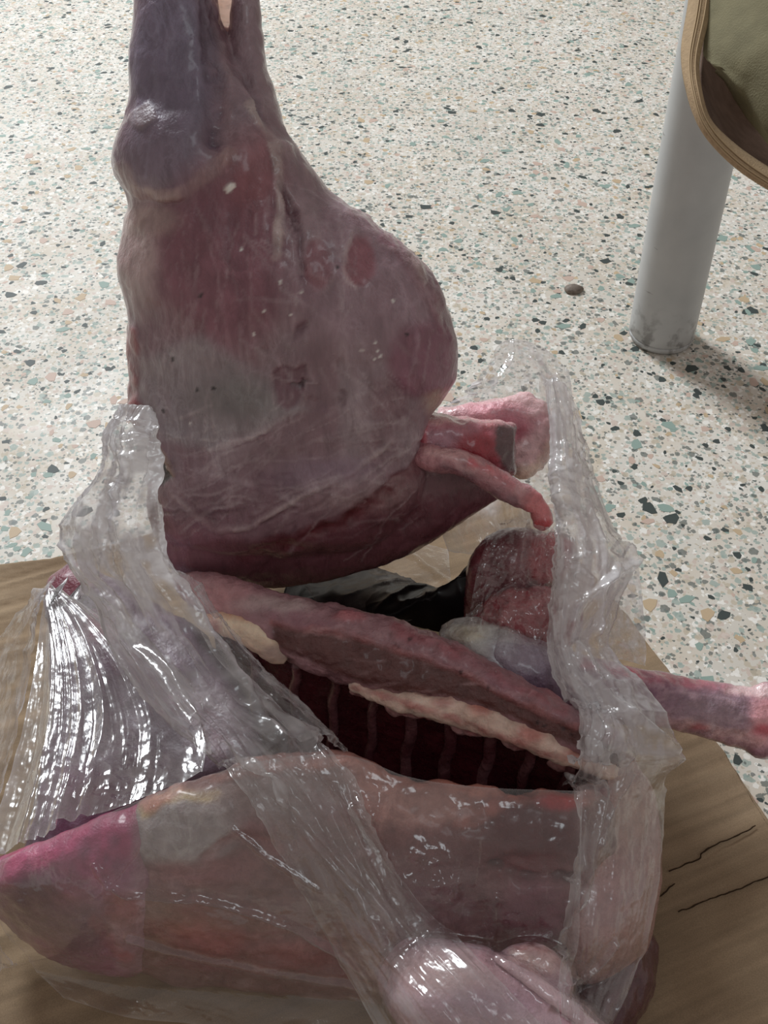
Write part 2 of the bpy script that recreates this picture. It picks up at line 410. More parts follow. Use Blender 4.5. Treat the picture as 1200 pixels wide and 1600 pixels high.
# cardboard
m, nt, out = nmat('cardboard'); L = nt.links
p = N_(nt, 'ShaderNodeBsdfPrincipled'); L.new(p.outputs[0], out.inputs[0]); p.inputs['Roughness'].default_value = .8; p.inputs['Specular IOR Level'].default_value = .2
co = objco(nt)
c1 = ramp(nt, noise(nt, 14, 6, co).outputs[0], [(.3, tuple(lin((140, 118, 94)))), (.7, tuple(lin((164, 142, 116))))]).outputs[0]
ga = N_(nt, 'ShaderNodeAttribute', attribute_name='along'); gb = N_(nt, 'ShaderNodeAttribute', attribute_name='across'); mp = N_(nt, 'ShaderNodeCombineXYZ'); L.new(ga.outputs['Fac'], mp.inputs[0]); L.new(gb.outputs['Fac'], mp.inputs[1])
c2 = ramp(nt, noise(nt, 1, 5, mp.outputs[0]).outputs[0], [(.35, g(.80)), (.65, g(1.08))]).outputs[0]
c3 = ramp(nt, noise(nt, 1400, 2, co).outputs[0], [(.3, g(.86)), (.7, g(1.1))]).outputs[0]
c = mixc(nt, 1.0, mixc(nt, 1.0, c1, c2, 'MULTIPLY'), c3, 'MULTIPLY')
L.new(c, p.inputs['Base Color'])

# painted steel tube
m, nt, out = nmat('white_paint'); L = nt.links
p = N_(nt, 'ShaderNodeBsdfPrincipled'); L.new(p.outputs[0], out.inputs[0]); p.inputs['Roughness'].default_value = .38
co = objco(nt)
c = ramp(nt, noise(nt, 20, 5, co).outputs[0], [(.3, tuple(lin((176, 178, 178)))), (.7, tuple(lin((190, 191, 190))))]).outputs[0]
sx = N_(nt, 'ShaderNodeSeparateXYZ'); L.new(co, sx.inputs[0])
low = ramp(nt, sx.outputs[2], [(0.0, g(1)), (.055, g(0))])
nn = ramp(nt, noise(nt, 70, 6, co).outputs[0], [(.52, g(0)), (.64, g(1))])
c = mixc(nt, math_(nt, 'MULTIPLY', math_(nt, 'MULTIPLY', low.outputs[0], nn.outputs[0]), .8), c, tuple(lin((70, 62, 60))))
mp = N_(nt, 'ShaderNodeMapping'); mp.inputs['Scale'].default_value = (25, 25, 140); mp.inputs['Rotation'].default_value = (.35, .1, 0); L.new(co, mp.inputs[0])
sc = ramp(nt, noise(nt, 1, 3, mp.outputs[0]).outputs[0], [(.72, g(0)), (.76, g(.7))])
c = mixc(nt, sc.outputs[0], c, tuple(lin((80, 72, 72))))
L.new(c, p.inputs['Base Color'])

# ================================================================== THE SETTING
Vt = np.array([(x, y, z) for z in (-.03, 0) for x, y in ((-2.2, -.9), (2.2, -.9), (2.2, 4.2), (-2.2, 4.2))])
floor = mesh_obj('floor', Vt, [(4, 5, 6, 7), (3, 2, 1, 0), (0, 1, 5, 4), (1, 2, 6, 5), (2, 3, 7, 6), (3, 0, 4, 7)], M['terrazzo'], smooth=False)
floor['kind'] = 'structure'; 

# ================================================================== CARDBOARD
edge = [(-420, 925), (-150, 905), (0, 893), (100, 878), (300, 828), (520, 772), (700, 752), (800, 790), (900, 880), (1000, 1000), (1110, 1160), (1200, 1300), (1360, 1560)]
E = np.array([W(a, b, 0) for a, b in edge]); E = crom(E, 240)
E[:, :2] += .0016*np.stack([fbm(E*90, 3), fbm(E*90+5, 3)], 1)
Bm = np.stack([np.linspace(E[0, 0], .52, 240), np.full(240, -.12), np.zeros(240)], 1)
nv = 170; t = (np.linspace(0, 1, nv)**1.15)[:, None, None]
G = E[None]*(1-t)+Bm[None]*t; G = G.reshape(-1, 3)
ang = .38; q = -math.sin(ang)*G[:, 0]+math.cos(ang)*G[:, 1]; al = math.cos(ang)*G[:, 0]+math.sin(ang)*G[:, 1]
left = smooth01((-.12-G[:, 0])/.12)
hz = .0058 + (.0020+.0030*left)*ridged(np.stack([q*(42+30*left), al*2.2, 0*q], 1), 3) + .0022*fbm(G*11, 3) + .0012*fbm(np.stack([q*130, al*6, 0*q], 1), 3)
lowt = np.zeros_like(hz)+.0012
top = G.copy(); top[:, 2] = hz; bot = G.copy(); bot[:, 2] = .0006
nu = 240; F = []; assert len(top) == nu*nv
for i in range(nv-1):
    for j in range(nu-1):
        a = i*nu+j; F.append((a, a+nu, a+nu+1, a+1))
o_ = len(top); F += [tuple(x+o_ for x in f[::-1]) for f in F]
ringi = [j for j in range(nu)] + [i*nu+nu-1 for i in range(1, nv)] + [(nv-1)*nu+j for j in range(nu-2, -1, -1)] + [i*nu for i in range(nv-2, 0, -1)]
for a, b_ in zip(ringi, ringi[1:]+ringi[:1]): F.append((a, b_, b_+o_, a+o_))
card = empty('cardboard_sheet', (0, .2, 0), 'creased brown cardboard sheet lying on the terrazzo under the meat bag', 'cardboard')
mesh_obj('cardboard_panel', np.concatenate([top, bot]), F, M['cardboard'], card, attrs={'along': np.r_[al, al]*7, 'across': np.r_[q, q]*110})
simple('crack_dark', (58, 44, 32), .9, .1)
def on_card(px, py):
    return W(px, py, .0076)
for pts, r in (([(1045, 1362), (1068, 1352), (1092, 1342), (1098, 1332), (1122, 1318), (1150, 1306), (1180, 1290)], .00045), ([(1008, 1413), (1030, 1402), (1040, 1392), (1055, 1381)], .0004),
               ([(1060, 1425), (1110, 1405), (1160, 1386), (1215, 1365)], .00035)):
    vt, f = tube([on_card(*p) for p in pts], [r*.4]+[r]*(len(pts)-2)+[r*.6], 50, 6, .6)
    vt = vt + .0012*np.stack([fbm(vt*200, 2), fbm(vt*200+4, 2), 0*vt[:, 0]], 1)
    mesh_obj('crack', vt, f, M['crack_dark'], card, solid=False)

# ================================================================== WHITE FURNITURE LEG
R_leg = .0325; base = W(1032, 527, 0); topw = base + np.array([-.022, .012, .62])
leg = empty('furniture_leg', tuple(base), 'white painted round metal furniture leg with scuffs standing on the floor', 'furniture leg')
k = 48; hs = [0.0, .001, .004, .0075, .008, .009, .02, .06, .12, .2, .3, .45, .62]; rs_ = [.028, .0305, .0322, .0326, .0318, .0325, .0325, .0325, .0325, .0325, .0325, .0325, .0325]
ringsv = []
for h, r in zip(hs, rs_):
    c = base + (topw-base)*(h/.62); a = np.linspace(0, 2*math.pi, k, endpoint=False)
    ringsv.append(np.stack([c[0]+r*np.cos(a), c[1]+r*np.sin(a), np.full(k, c[2])], 1))
mm = len(hs)-3; 
def rings_geo(rv):
    m = len(rv); Vt = np.concatenate(rv); F = [(i*k+j, i*k+(j+1) % k, (i+1)*k+(j+1) % k, (i+1)*k+j) for i in range(m-1) for j in range(k)]
    return Vt, F + [tuple(range(k))[::-1], tuple((m-1)*k+j for j in range(k))]
mesh_obj('tube', *rings_geo(ringsv[4:]), M['white_paint'], leg)
mesh_obj('foot_cap', *rings_geo(ringsv[:5]), M['white_paint'], leg)

# ================================================================== KHAKI CLOTH
def patch(rows, nu, nv, closed=False):
    """smooth sheet through a grid of points: rows along, columns across"""
    R = np.asarray(rows, float); A = crom(R, nv); B = crom(np.swapaxes(A, 0, 1), nu); return np.swapaxes(B, 0, 1)   # (nv, nu, 3)
def grid_faces(nv, nu): return [(i*nu+j, i*nu+j+1, (i+1)*nu+j+1, (i+1)*nu+j) for i in range(nv-1) for j in range(nu-1)]
def thick(Gp, t):
    nv, nu, _ = Gp.shape; Vt = Gp.reshape(-1, 3); F = grid_faces(nv, nu); N = normals(Vt, F); s = np.sign(np.sum(N*(EYE-Vt), 1).mean()) or 1
    if s < 0: F = [f[::-1] for f in F]; N = -N
    o = len(Vt); B = Vt-N*t; F2 = F+[tuple(x+o for x in f[::-1]) for f in F]
    rg = [j for j in range(nu)]+[i*nu+nu-1 for i in range(1, nv)]+[(nv-1)*nu+j for j in range(nu-2, -1, -1)]+[i*nu for i in range(nv-2, 0, -1)]
    for a, b in zip(rg, rg[1:]+rg[:1]): F2.append((a, b, b+o, a+o))
    return orient(np.concatenate([Vt, B]), F2)
cloth = empty('khaki_garment', tuple(V(1150, 250, .62)), 'tan and olive cloth garment hem folded and hanging in front of white leg', 'clothing')
d0 = .60
outer = [(1092, -60), (1080, 20), (1070, 90), (1077, 150), (1098, 208), (1148, 262), (1215, 306), (1330, 370)]
inner = [(1120, -60), (1110, 20), (1094, 92), (1097, 140), (1113, 190), (1155, 236), (1218, 280), (1330, 342)]
dd = [.66, .64, .62, .605, .60, .60, .60, .60]
rows = []
for (a, b_, D) in zip(outer, inner, dd):
    A, B = V(*a, D), V(*b_, D); mid = V((a[0]+b_[0])/2, (a[1]+b_[1])/2, D-.006); rows.append([A+np.array([0, .012, 0]), A, mid, B, B+np.array([0, .016, -.001])])
Gp = patch(rows, 22, 90); mesh_obj('hem', *thick(Gp, .0016), M['cloth_hem'], cloth)
for off in (.30, .42, .70):                                  # rows of stitching on the hem
    path = [V(a[0]*(1-off)+b_[0]*off, a[1]*(1-off)+b_[1]*off, D-.0045-.002*(1-abs(off-.5)*2)) for a, b_, D in zip(outer, inner, dd)]
    mesh_obj('stitching', *tube(path, [.00045]*len(path), 80, 6), M['seam'], cloth, solid=False)
rows = [[V(1108, -60, .655), V(1150, -60, .63), V(1230, -60, .60), V(1340, -60, .58)],
        [V(1104, 20, .64), V(1140, 20, .62), V(1215, 20, .595), V(1340, 30, .575)],
        [V(1098, 85, .628), V(1128, 78, .615), V(1200, 90, .59), V(1340, 110, .57)],
        [V(1112, 96, .618), V(1150, 120, .606), V(1210, 170, .59), V(1340, 240, .575)],
        [V(1124, 100, .615), V(1165, 152, .604), V(1215, 218, .595), V(1340, 320, .585)],
        [V(1122, 104, .622), V(1163, 158, .612), V(1213, 224, .602), V(1338, 328, .592)],
        [V(1118, 110, .635), V(1158, 168, .625), V(1208, 236, .615), V(1330, 345, .61)]]
Gp = patch(rows, 50, 70); Gp = Gp + .0016*fbm(Gp.reshape(-1, 3)*45, 3).reshape(Gp.shape[:2]+(1,))
mesh_obj('cloth_fold', *thick(Gp, .0014), M['cloth_olive'], cloth)
rows = [[V(1100, 60, .66), V(1150, 110, .68), V(1210, 180, .68), V(1340, 270, .68)],
        [V(1096, 130, .63), V(1140, 165, .675), V(1210, 230, .675), V(1340, 310, .67)],
        [V(1106, 195, .612), V(1150, 232, .63), V(1215, 276, .63), V(1340, 348, .63)]]
mesh_obj('lining', *thick(patch(rows, 40, 40), .0014), M['cloth_lining'], cloth)

# ================================================================== HIND LEG HELD UPRIGHT
def SD(y, xl, xr, D, tf, tb, Dr=None): return (V(xl, y, D), V(xr, y, Dr or D), tf, tb)
shank = [SD(-90, 212, 330, .452, .016, .022), SD(-40, 212, 336, .454, .016, .022), SD(0, 211, 342, .456, .017, .023), SD(60, 209, 352, .46, .018, .026), SD(110, 208, 372, .464, .02, .03), SD(160, 204, 420, .468, .022, .034), SD(200, 192, 440, .472, .026, .038),
         SD(235, 185, 468, .476, .030, .042), SD(270, 186, 492, .48, .031, .045), SD(298, 199, 512, .484, .031, .048), SD(320, 208, 536, .487, .031, .05), SD(350, 206, 570, .49, .033, .052), SD(400, 196, 631, .497, .037, .056),
         SD(430, 195, 664, .502, .040, .058), SD(470, 201, 690, .508, .042, .06), SD(505, 204, 706, .514, .043, .06), SD(550, 205, 711, .521, .043, .06), SD(590, 204, 710, .528, .042, .058), SD(625, 204, 692, .534, .041, .056), SD(660, 212, 668, .54, .04, .054),
         SD(700, 226, 662, .546, .038, .052), SD(740, 238, 664, .552, .035, .05), SD(790, 242, 650, .56, .030, .046), SD(835, 255, 610, .568, .024, .042)]
def SV(x, yt, yb, Dt, Db, tf, tb): return (V(x, yt, Dt), V(x, yb, Db), tf, tb)
rump = [SV(243, 745, 835, .562, .585, .012, .02), SV(262, 735, 880, .558, .592, .018, .028), SV(310, 715, 900, .556, .60, .024, .07), SV(380, 700, 908, .556, .605, .027, .10), SV(460, 690, 907, .557, .608, .027, .115),
        SV(540, 680, 892, .558, .606, .026, .11), SV(620, 670, 868, .558, .602, .024, .085), SV(690, 668, 832, .558, .596, .02, .05), SV(745, 680, 795, .56, .588, .015, .026), SV(785, 715, 772, .566, .58, .01, .018)]  # middle sections thickened at the back, out of view, to block light
achil = [SD(-90, 364, 402, .462, .006, .008), SD(-20, 364, 400, .464, .006, .008), SD(40, 360, 404, .466, .007, .009), SD(100, 362, 414, .468, .009, .012), SD(160, 376, 430, .470, .012, .016), SD(220, 400, 454, .474, .014, .02), SD(290, 420, 500, .482, .018, .026)]
geo = fuse([ball(V(425, 828, .70), .034, (2.2, 1.3, 1), 20, 34), ball(V(430, 792, .69), .05, (1.55, 1.2, 1), 20, 30), ball(V(590, 775, .66), .04, (1.3, 1.2, 1), 20, 30), loft(shank, 110, 64, .9), loft(rump, 80, 48, .9), loft(achil, 50, 24, .9)], .0014, 8)  # the first three balls are unseen bulk added to shade the gap below
hind = empty('hind_leg', tuple(V(450, 880, .6)), 'large purplish skinned hind leg held upright above the bag', 'meat')
ops = [
 ('fibre', [(190, 330), (700, 330), (720, 700), (560, 770), (250, 760)], 30, (.02, .006), (166, 148, 154), .5, .0003),
 ('line', [(390, -60), (396, 40), (410, 120), (428, 190), (448, 260)], 12, 8, (158, 138, 142), .65, .0012), ('line', [(372, 90), (392, 150), (420, 215), (432, 262)], 2, 7, (86, 64, 76), .7, -.0015), ('line', [(365, 95), (368, 160), (380, 215)], 6, 12, (104, 84, 96), .6, 0),
 ('blob', 268, 110, 64, 170, .35, (116, 104, 124), .9, .002),
 ('blob', 385, 120, 24, 130, .4, (150, 126, 134), .7, .001),
 ('line', [(325, -60), (330, 60), (332, 140), (335, 215)], 9, 16, (86, 66, 82), .8, -.004),
 ('line', [(352, 70), (356, 150), (350, 230), (360, 300)], 3, 8, (165, 140, 146), .5, .001),
 ('blob', 245, 238, 62, 60, .6, (124, 106, 120), .85, .004),
 ('line', [(198, 262), (210, 290), (240, 303), (285, 300), (320, 275), (360, 240)], 7, 9, (178, 152, 146), .7, .001),
 ('poly', [(206, 175), (240, 160), (252, 190), (232, 208), (205, 190)], 3, (150, 134, 140), .75, .0012),
 ('blob', 350, 410, 105, 140, .35, (134, 84, 96), .9, .004),
 ('fibre', [(260, 300), (450, 260), (470, 500), (300, 520)], 20, (.06, .006), (112, 68, 80), .6, -.0007),
 ('blob', 398, 265, 40, 54, .7, (146, 84, 90), .65, .0015),
 ('blob', 222, 400, 34, 80, .45, (188, 162, 160), .75, .003),
 ('blob', 248, 345, 38, 22, .5, (176, 150, 144), .6, .001),
 ('line', [(262, 310), (300, 290), (340, 265)], 5, 8, (176, 150, 146), .5, .001),
 ('blob', 560, 430, 120, 110, .35, (156, 126, 136), .7, .003),
 ('line', [(450, 235), (470, 300), (484, 370), (500, 430)], 12, 16, (172, 148, 152), .5, .001),
 ('line', [(462, 330), (470, 400), (482, 455), (478, 500), (462, 522)], 3, 7, (100, 62, 74), .8, -.0025),
 ('line', [(385, 165), (400, 192), (424, 225), (438, 285), (437, 340), (432, 405)], 4.5, 5, (192, 172, 168), .8, .0016),
 ('line', [(440, 288), (452, 318), (462, 340)], 3, 6, (100, 62, 72), .7, -.002),
 ('blob', 557, 410, 26, 37, .18, (148, 88, 98), .85, -.001),
 ('blob', 497, 414, 20, 34, .2, (140, 86, 96), .75, -.001),
 ('line', [(545, 370), (532, 400), (536, 432), (552, 448)], 1.5, 4, (196, 176, 178), .5, .0006),
 ('line', [(560, 345), (610, 380), (650, 430), (680, 475), (698, 520)], 12, 12, (126, 72, 84), .6, .001),
 ('line', [(540, 338), (590, 352), (625, 395), (655, 440)], 3, 6, (180, 158, 156), .6, .001),
 ('blob', 662, 560, 54, 58, .25, (136, 84, 102), .85, .002),
 ('line', [(640, 478), (645, 520), (640, 560)], 1.5, 4, (166, 132, 146), .6, .0006),
 ('blob', 686, 625, 26, 20, .5, (186, 160, 144), .7, 0),
 ('poly', [(230, 560), (320, 520), (370, 560), (480, 640), (420, 665), (330, 700), (250, 690), (215, 620)], 14, (150, 138, 142), .75, .0012),
 ('blob', 370, 620, 70, 34, .6, (120, 116, 114), .6, 0),
 ('poly', [(425, 585), (440, 572), (462, 580), (482, 568), (474, 602), (462, 632), (444, 640), (430, 625)], 4, (112, 72, 84), .8, -.001),
 ('line', [(456, 600), (468, 602), (474, 596)], 2.5, 3, (52, 26, 34), .9, -.003),
 ('blob', 535, 625, 7, 14, .3, (116, 86, 96), .8, -.0006),
 ('blob', 505, 632, 9, 12, .4, (126, 96, 106), .6, -.0004),
 ('line', [(330, 702), (380, 688), (440, 655)], 2.5, 5, (184, 166, 170), .6, .001),
 ('line', [(330, 742), (400, 760), (470, 790)], 2, 4, (176, 152, 160), .5, .0008),
 ('line', [(268, 775), (330, 822), (385, 826), (430, 802), (480, 770), (560, 730), (610, 690)], 1.5, 5, (188, 168, 168), .7, .0012),
 ('blob', 510, 745, 90, 28, .5, (138, 112, 130), .6, .001),
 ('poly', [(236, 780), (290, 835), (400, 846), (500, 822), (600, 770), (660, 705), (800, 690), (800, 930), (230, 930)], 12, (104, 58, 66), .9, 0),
 ('blob', 560, 770, 80, 26, .6, (164, 138, 138), .5, .0008),
 ('blob', 300, 850, 60, 40, .6, (146, 100, 110), .7, 0),
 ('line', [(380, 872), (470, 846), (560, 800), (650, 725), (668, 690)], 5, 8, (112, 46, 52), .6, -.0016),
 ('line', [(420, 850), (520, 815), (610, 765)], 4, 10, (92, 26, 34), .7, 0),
 ('poly', [(222, 690), (243, 700), (252, 722), (268, 748), (250, 756), (232, 752), (226, 720)], 3, (36, 35, 36), .95, -.0015),  # cut pocket, the darkness of its cavity painted into the colour
 ('line', [(246, 702), (258, 725), (268, 746)], 3, 3, (176, 150, 130), .8, .002),
 ('line', [(203, 520), (205, 580), (208, 640), (222, 690)], 8, 8, (150, 74, 74), .75, .001),
 ('blob', 214, 640, 12, 20, .4, (140, 34, 46), .8, .002),
 ('webs', 70, (210, 320, 460, 620), 1.5, .25, 120, 2.2, (186, 164, 168), .35, .0003, 1),
 ('webs', 80, (420, 300, 700, 700), 1.0, .5, 110, 2.4, (188, 168, 172), .4, .0003, 2),
 ('webs', 60, (240, 640, 640, 840), -.45, .35, 150, 2.2, (192, 174, 176), .45, .0004, 3),
 ('webs', 30, (210, 0, 340, 200), 1.55, .1, 140, 2.5, (150, 140, 156), .35, .0002, 4),
 ('webs', 40, (260, 800, 760, 900), -.4, .3, 110, 3, (70, 26, 34), .45, -.0004, 5),
 ('specks', [(358, 293), (362, 289)], 4, (235, 228, 220), 1, .0006),
 ('specks', [(413, 484), (585, 533), (590, 548), (593, 556), (586, 561), (565, 545), (470, 455), (610, 470), (455, 490), (398, 520), (299, 660), (380, 390), (440, 440)], 1.8, (228, 220, 216), .9, .0003),
 ('specks', [(318, 460), (310, 608), (335, 605), (525, 420), (632, 520), (258, 640), (272, 560)], 2.2, (30, 22, 24), .9, 0),
]
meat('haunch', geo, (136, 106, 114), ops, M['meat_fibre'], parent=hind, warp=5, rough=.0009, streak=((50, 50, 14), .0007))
rows = [[V(318, -70, .462), V(345, -70, .463), V(370, -70, .464)], [V(330, 0, .462), V(348, 0, .463), V(368, 0, .465)], [V(338, 60, .464), V(350, 60, .465), V(366, 60, .466)], [V(344, 100, .465), V(352, 100, .466), V(364, 100, .467)]]
mesh_obj('thin_membrane', *thick(patch(rows, 12, 30), .0006), M['membrane'], hind, solid=False)
# cut flesh beside the tail, fat flap behind it, tail
cut = [SV(640, 665, 715, .545, .552, .008, .02), SV(665, 652, 712, .545, .552, .012, .024), SV(700, 655, 716, .548, .554, .014, .026), SV(740, 658, 726, .552, .557, .014, .026), SV(775, 660, 738, .556, .56, .013, .026), SV(803, 664, 742, .56, .564, .011, .022)]
meat('cut_loin', fuse([loft(cut, 50, 40, .7, cap1='flat')], .0016, 3), (186, 118, 130), [
 ('blob', 690, 690, 34, 20, .4, (176, 128, 142), .8, 0), ('line', [(668, 655), (720, 655), (770, 662), (800, 666)], 4, 5, (216, 170, 168), .8, .001),
 ('line', [(662, 660), (660, 690), (668, 706)], 5, 6, (186, 70, 84), .8, .001),
 ('blob', 745, 700, 36, 22, .5, (160, 34, 50), .9, .0012), ('line', [(765, 668), (760, 700), (772, 735)], 8, 9, (150, 46, 58), .7, 0),
 ('poly', [(772, 664), (806, 664), (808, 742), (784, 735), (772, 700)], 4, (88, 66, 68), .95, .0006)], M['meat_wet'], hind, 4, .0014, 120)
flap = [SV(690, 640, 668, .60, .606, .01, .01), SV(740, 630, 690, .60, .608, .012, .012), SV(790, 617, 735, .60, .612, .013, .013), SV(825, 614, 742, .602, .614, .014, .013), SV(852, 632, 724, .604, .614, .012, .012), SV(866, 664, 700, .606, .612, .007, .008)]
meat('fat_flap', fuse([loft(flap, 50, 36, .9)], .0018, 3), (226, 184, 186), [
 ('blob', 800, 665, 34, 20, .6, (206, 110, 130), .8, -.002), ('blob', 770, 640, 50, 16, .6, (214, 130, 148), .6, 0), ('line', [(800, 690), (830, 660), (850, 650)], 3, 6, (190, 100, 116), .7, -.002),
 ('line', [(812, 735), (845, 730), (866, 690)], 8, 8, (226, 198, 178), .8, .002)], M['meat_wet'], hind, 5, .002, 80)
tail_path = [(650, 700, .548), (672, 714, .538), (712, 722, .536), (752, 738, .538), (795, 766, .54), (826, 780, .542), (842, 794, .543), (848, 818, .545)]
meat('tail', tube([V(*p) for p in tail_path], [.0075, .0082, .0076, .0078, .0072, .0066, .0056, .0056], 90, 22), (176, 120, 126), [
 ('line', [(668, 706), (720, 714), (770, 740), (815, 768)], 5, 6, (206, 156, 156), .7, .0006), ('webs', 30, (660, 700, 850, 800), .45, .2, 60, 2.5, (214, 176, 176), .5, .0003, 51), ('line', [(690, 735), (740, 752), (800, 786)], 6, 8, (122, 88, 96), .8, 0),
 ('line', [(735, 724), (775, 742), (800, 760)], 3, 5, (196, 70, 84), .8, 0), ('blob', 842, 800, 24, 34, .4, (206, 116, 118), .85, 0), ('blob', 848, 822, 16, 10, .4, (176, 44, 52), .9, .0008)], M['meat_wet'], hind, 3, .0010, 160)

# ================================================================== CHEST (RIB CAGE)
def SZ(a, az, b, bz, tf, tb): return (W(*a, az), W(*b, bz), tf, tb)
chest = empty('rib_cage', tuple(W(560, 1150, .02)), 'open rib cage with reddish cut edges lying inside the plastic bag', 'meat')
strip = [SZ((276, 900), .145, (292, 944), .138, .006, .010), SZ((310, 897), .15, (335, 970), .138, .012, .016), SZ((360, 904), .152, (385, 1000), .137, .015, .020), SZ((430, 926), .153, (436, 1026), .136, .017, .022), SZ((500, 942), .152, (512, 1058), .134, .018, .022), SZ((560, 956), .15, (572, 1078), .132, .018, .022),
         SZ((640, 977), .148, (645, 1094), .129, .018, .022), SZ((710, 1005), .146, (720, 1102), .127, .017, .021), SZ((780, 1044), .143, (785, 1124), .125, .016, .02), SZ((850, 1084), .14, (850, 1150), .123, .014, .018), SZ((925, 1128), .137, (925, 1188), .121, .012, .016), SZ((965, 1148), .135, (965, 1202), .12, .008, .012)]
meat('back_muscle', fuse([loft(strip, 100, 44, .72)], .0014, 3), (164, 122, 128), [
 ('blob', 330, 935, 60, 30, .5, (206, 150, 152), .8, 0), ('blob', 430, 945, 60, 14, .5, (196, 172, 170), .7, 0), ('blob', 545, 965, 24, 10, .5, (190, 110, 116), .7, .001),
 ('fibre', [(380, 930), (560, 955), (700, 1000), (880, 1110), (880, 1130), (700, 1050), (430, 975)], 10, (.02, .05), (150, 100, 112), .7, 0),
 ('line', [(620, 985), (700, 1015), (800, 1062), (880, 1105)], 5, 12, (160, 84, 92), .7, .001),
 ('poly', [(425, 972), (500, 985), (600, 1010), (700, 1043), (800, 1092), (915, 1140), (985, 1180), (975, 1225), (900, 1172), (800, 1122), (725, 1098), (640, 1090), (560, 1068), (515, 1050), (420, 1010)], 4, (98, 58, 55), .97, -.0018),
 ('line', [(425, 972), (500, 985), (600, 1010), (700, 1043), (800, 1092), (900, 1136)], 3, 5, (170, 108, 108), .7, .0012),
 ('webs', 60, (420, 985, 900, 1150), .35, .5, 40, 2.5, (96, 48, 50), .5, -.0004, 7), ('webs', 40, (330, 900, 880, 1100), .3, .3, 120, 2.5, (206, 170, 172), .35, .0003, 8),
 ('specks', [(840, 1130), (850, 1136), (880, 1140), (893, 1150), (720, 1050), (640, 1000), (762, 1075)], 2.4, (50, 22, 26), .8, 0)], M['meat_cut'], chest, 5, .0016, 110, streak=((260, 60, 60), .0008))
cart = [SZ((322, 962), .142, (322, 976), .138, .004, .005), SZ((338, 952), .147, (342, 988), .137, .010, .009), SZ((372, 956), .149, (376, 1003), .136, .013, .010), SZ((408, 968), .149, (402, 1022), .135, .013, .010), SZ((432, 986), .147, (424, 1034), .133, .011, .010), SZ((446, 1004), .143, (440, 1036), .132, .007, .008)]
meat('cartilage', fuse([loft(cart, 40, 28, .8)], .0014, 3), (240, 214, 188), [('line', [(330, 958), (375, 962), (420, 976)], 5, 6, (206, 128, 88), .85, 0), ('blob', 330, 980, 16, 14, .5, (206, 140, 136), .8, 0), ('blob', 432, 1022, 26, 14, .5, (186, 160, 152), .8, 0)], M['bone'], chest, 3, .001, 150)
spine = [SZ((545, 1062), .136, (552, 1082), .130, .004, .006), SZ((600, 1074), .136, (604, 1102), .128, .007, .008), SZ((650, 1078), .136, (652, 1116), .126, .009, .009), SZ((725, 1086), .135, (725, 1136), .122, .010, .01), SZ((790, 1108), .133, (790, 1156), .12, .011, .01), SZ((850, 1134), .131, (848, 1178), .119, .011, .01), SZ((925, 1170), .128, (915, 1204), .117, .009, .009), SZ((960, 1188), .126, (955, 1214), .116, .006, .007)]
meat('split_backbone', fuse([loft(spine, 80, 28, .8)], .0014, 2), (232, 202, 186), [
 ('blob', 752, 1105, 18, 12, .6, (206, 120, 108), .8, 0), ('blob', 830, 1145, 22, 14, .6, (200, 110, 104), .7, 0), ('blob', 690, 1100, 16, 8, .6, (186, 120, 116), .7, 0), ('line', [(550, 1072), (620, 1094), (700, 1122), (800, 1156), (890, 1190)], 3, 5, (176, 96, 96), .7, 0),
 ('line', [(560, 1062), (640, 1080), (720, 1092)], 3, 4, (150, 92, 92), .6, 0), ('blob', 900, 1180, 20, 12, .5, (210, 140, 130), .7, 0)], M['bone'], chest, 4, .0016, 130)
for cx, cy, r, hz_ in ((572, 1078, .0062, .122), (632, 1104, .0074, .118), (656, 1110, .006, .119), (735, 1134, .0072, .116), (812, 1158, .0068, .113), (886, 1190, .007, .11)):
    vt, f = fuse([ball(W(cx, cy, hz_), r, (1.6, .8, .8)), ball(W(cx+16, cy+5, hz_-.002), r*.75, (1.2, .9, .9)), ball(W(cx-8, cy-6, hz_+.004), r*.8)], .0012, 2)
    meat('vertebra', (vt, f), (196, 148, 148), [('blob', cx+8, cy+6, 16, 8, .6, (176, 84, 92), .7, 0)], M['meat_wet'], chest, 3, .0012, 200)
# inner wall of the chest and its ribs
lin_rows = []
st = [(330, 985, 1235), (430, 1035, 1190), (520, 1062, 1186), (610, 1088, 1208), (700, 1112, 1230), (790, 1140, 1240), (880, 1178, 1240), (960, 1205, 1245)]
def inner_section(x, ya, yb):
    A = W(x, ya, .128); B = W(x, yb, .10)
    return [A+np.array([0, .006, .004]), A+np.array([0, .002, -.02]), A+np.array([0, -.004, -.05]), A+np.array([0, -.014, -.075]), np.array([A[0]*.5+B[0]*.5, A[1]*.5+B[1]*.5-.008, .034]), B+np.array([0, -.004, -.055]), B+np.array([0, -.004, -.03])]
lin_rows = [inner_section(*s) for s in st]
Gp = patch(lin_rows, 60, 90)
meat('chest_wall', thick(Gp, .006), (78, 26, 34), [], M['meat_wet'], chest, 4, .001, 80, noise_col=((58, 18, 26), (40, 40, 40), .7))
nr = 9
for i in range(nr):
    u = .10+.80*i/(nr-1); iu = u*(Gp.shape[0]-1)
    path = []
    for j, vv in enumerate(np.linspace(.06, .82, 12)):
        a = int(np.clip(iu-(.05*vv)*Gp.shape[0], 0, Gp.shape[0]-1)); b_ = int(vv*(Gp.shape[1]-1)); path.append(Gp[a, b_])
    path = np.array(path); cen = path.mean(0)+np.array([0, -.03, .05]); dirn = cen-path; dirn /= np.linalg.norm(dirn, axis=1, keepdims=True)
    meat('rib', tube(path-dirn*.0008, [.0038]*12, 44, 12, .8), (122, 78, 82), [], M['meat_wet'], chest, 4, .0002, 150, noise_col=((84, 34, 42), (70, 70, 70), .8))
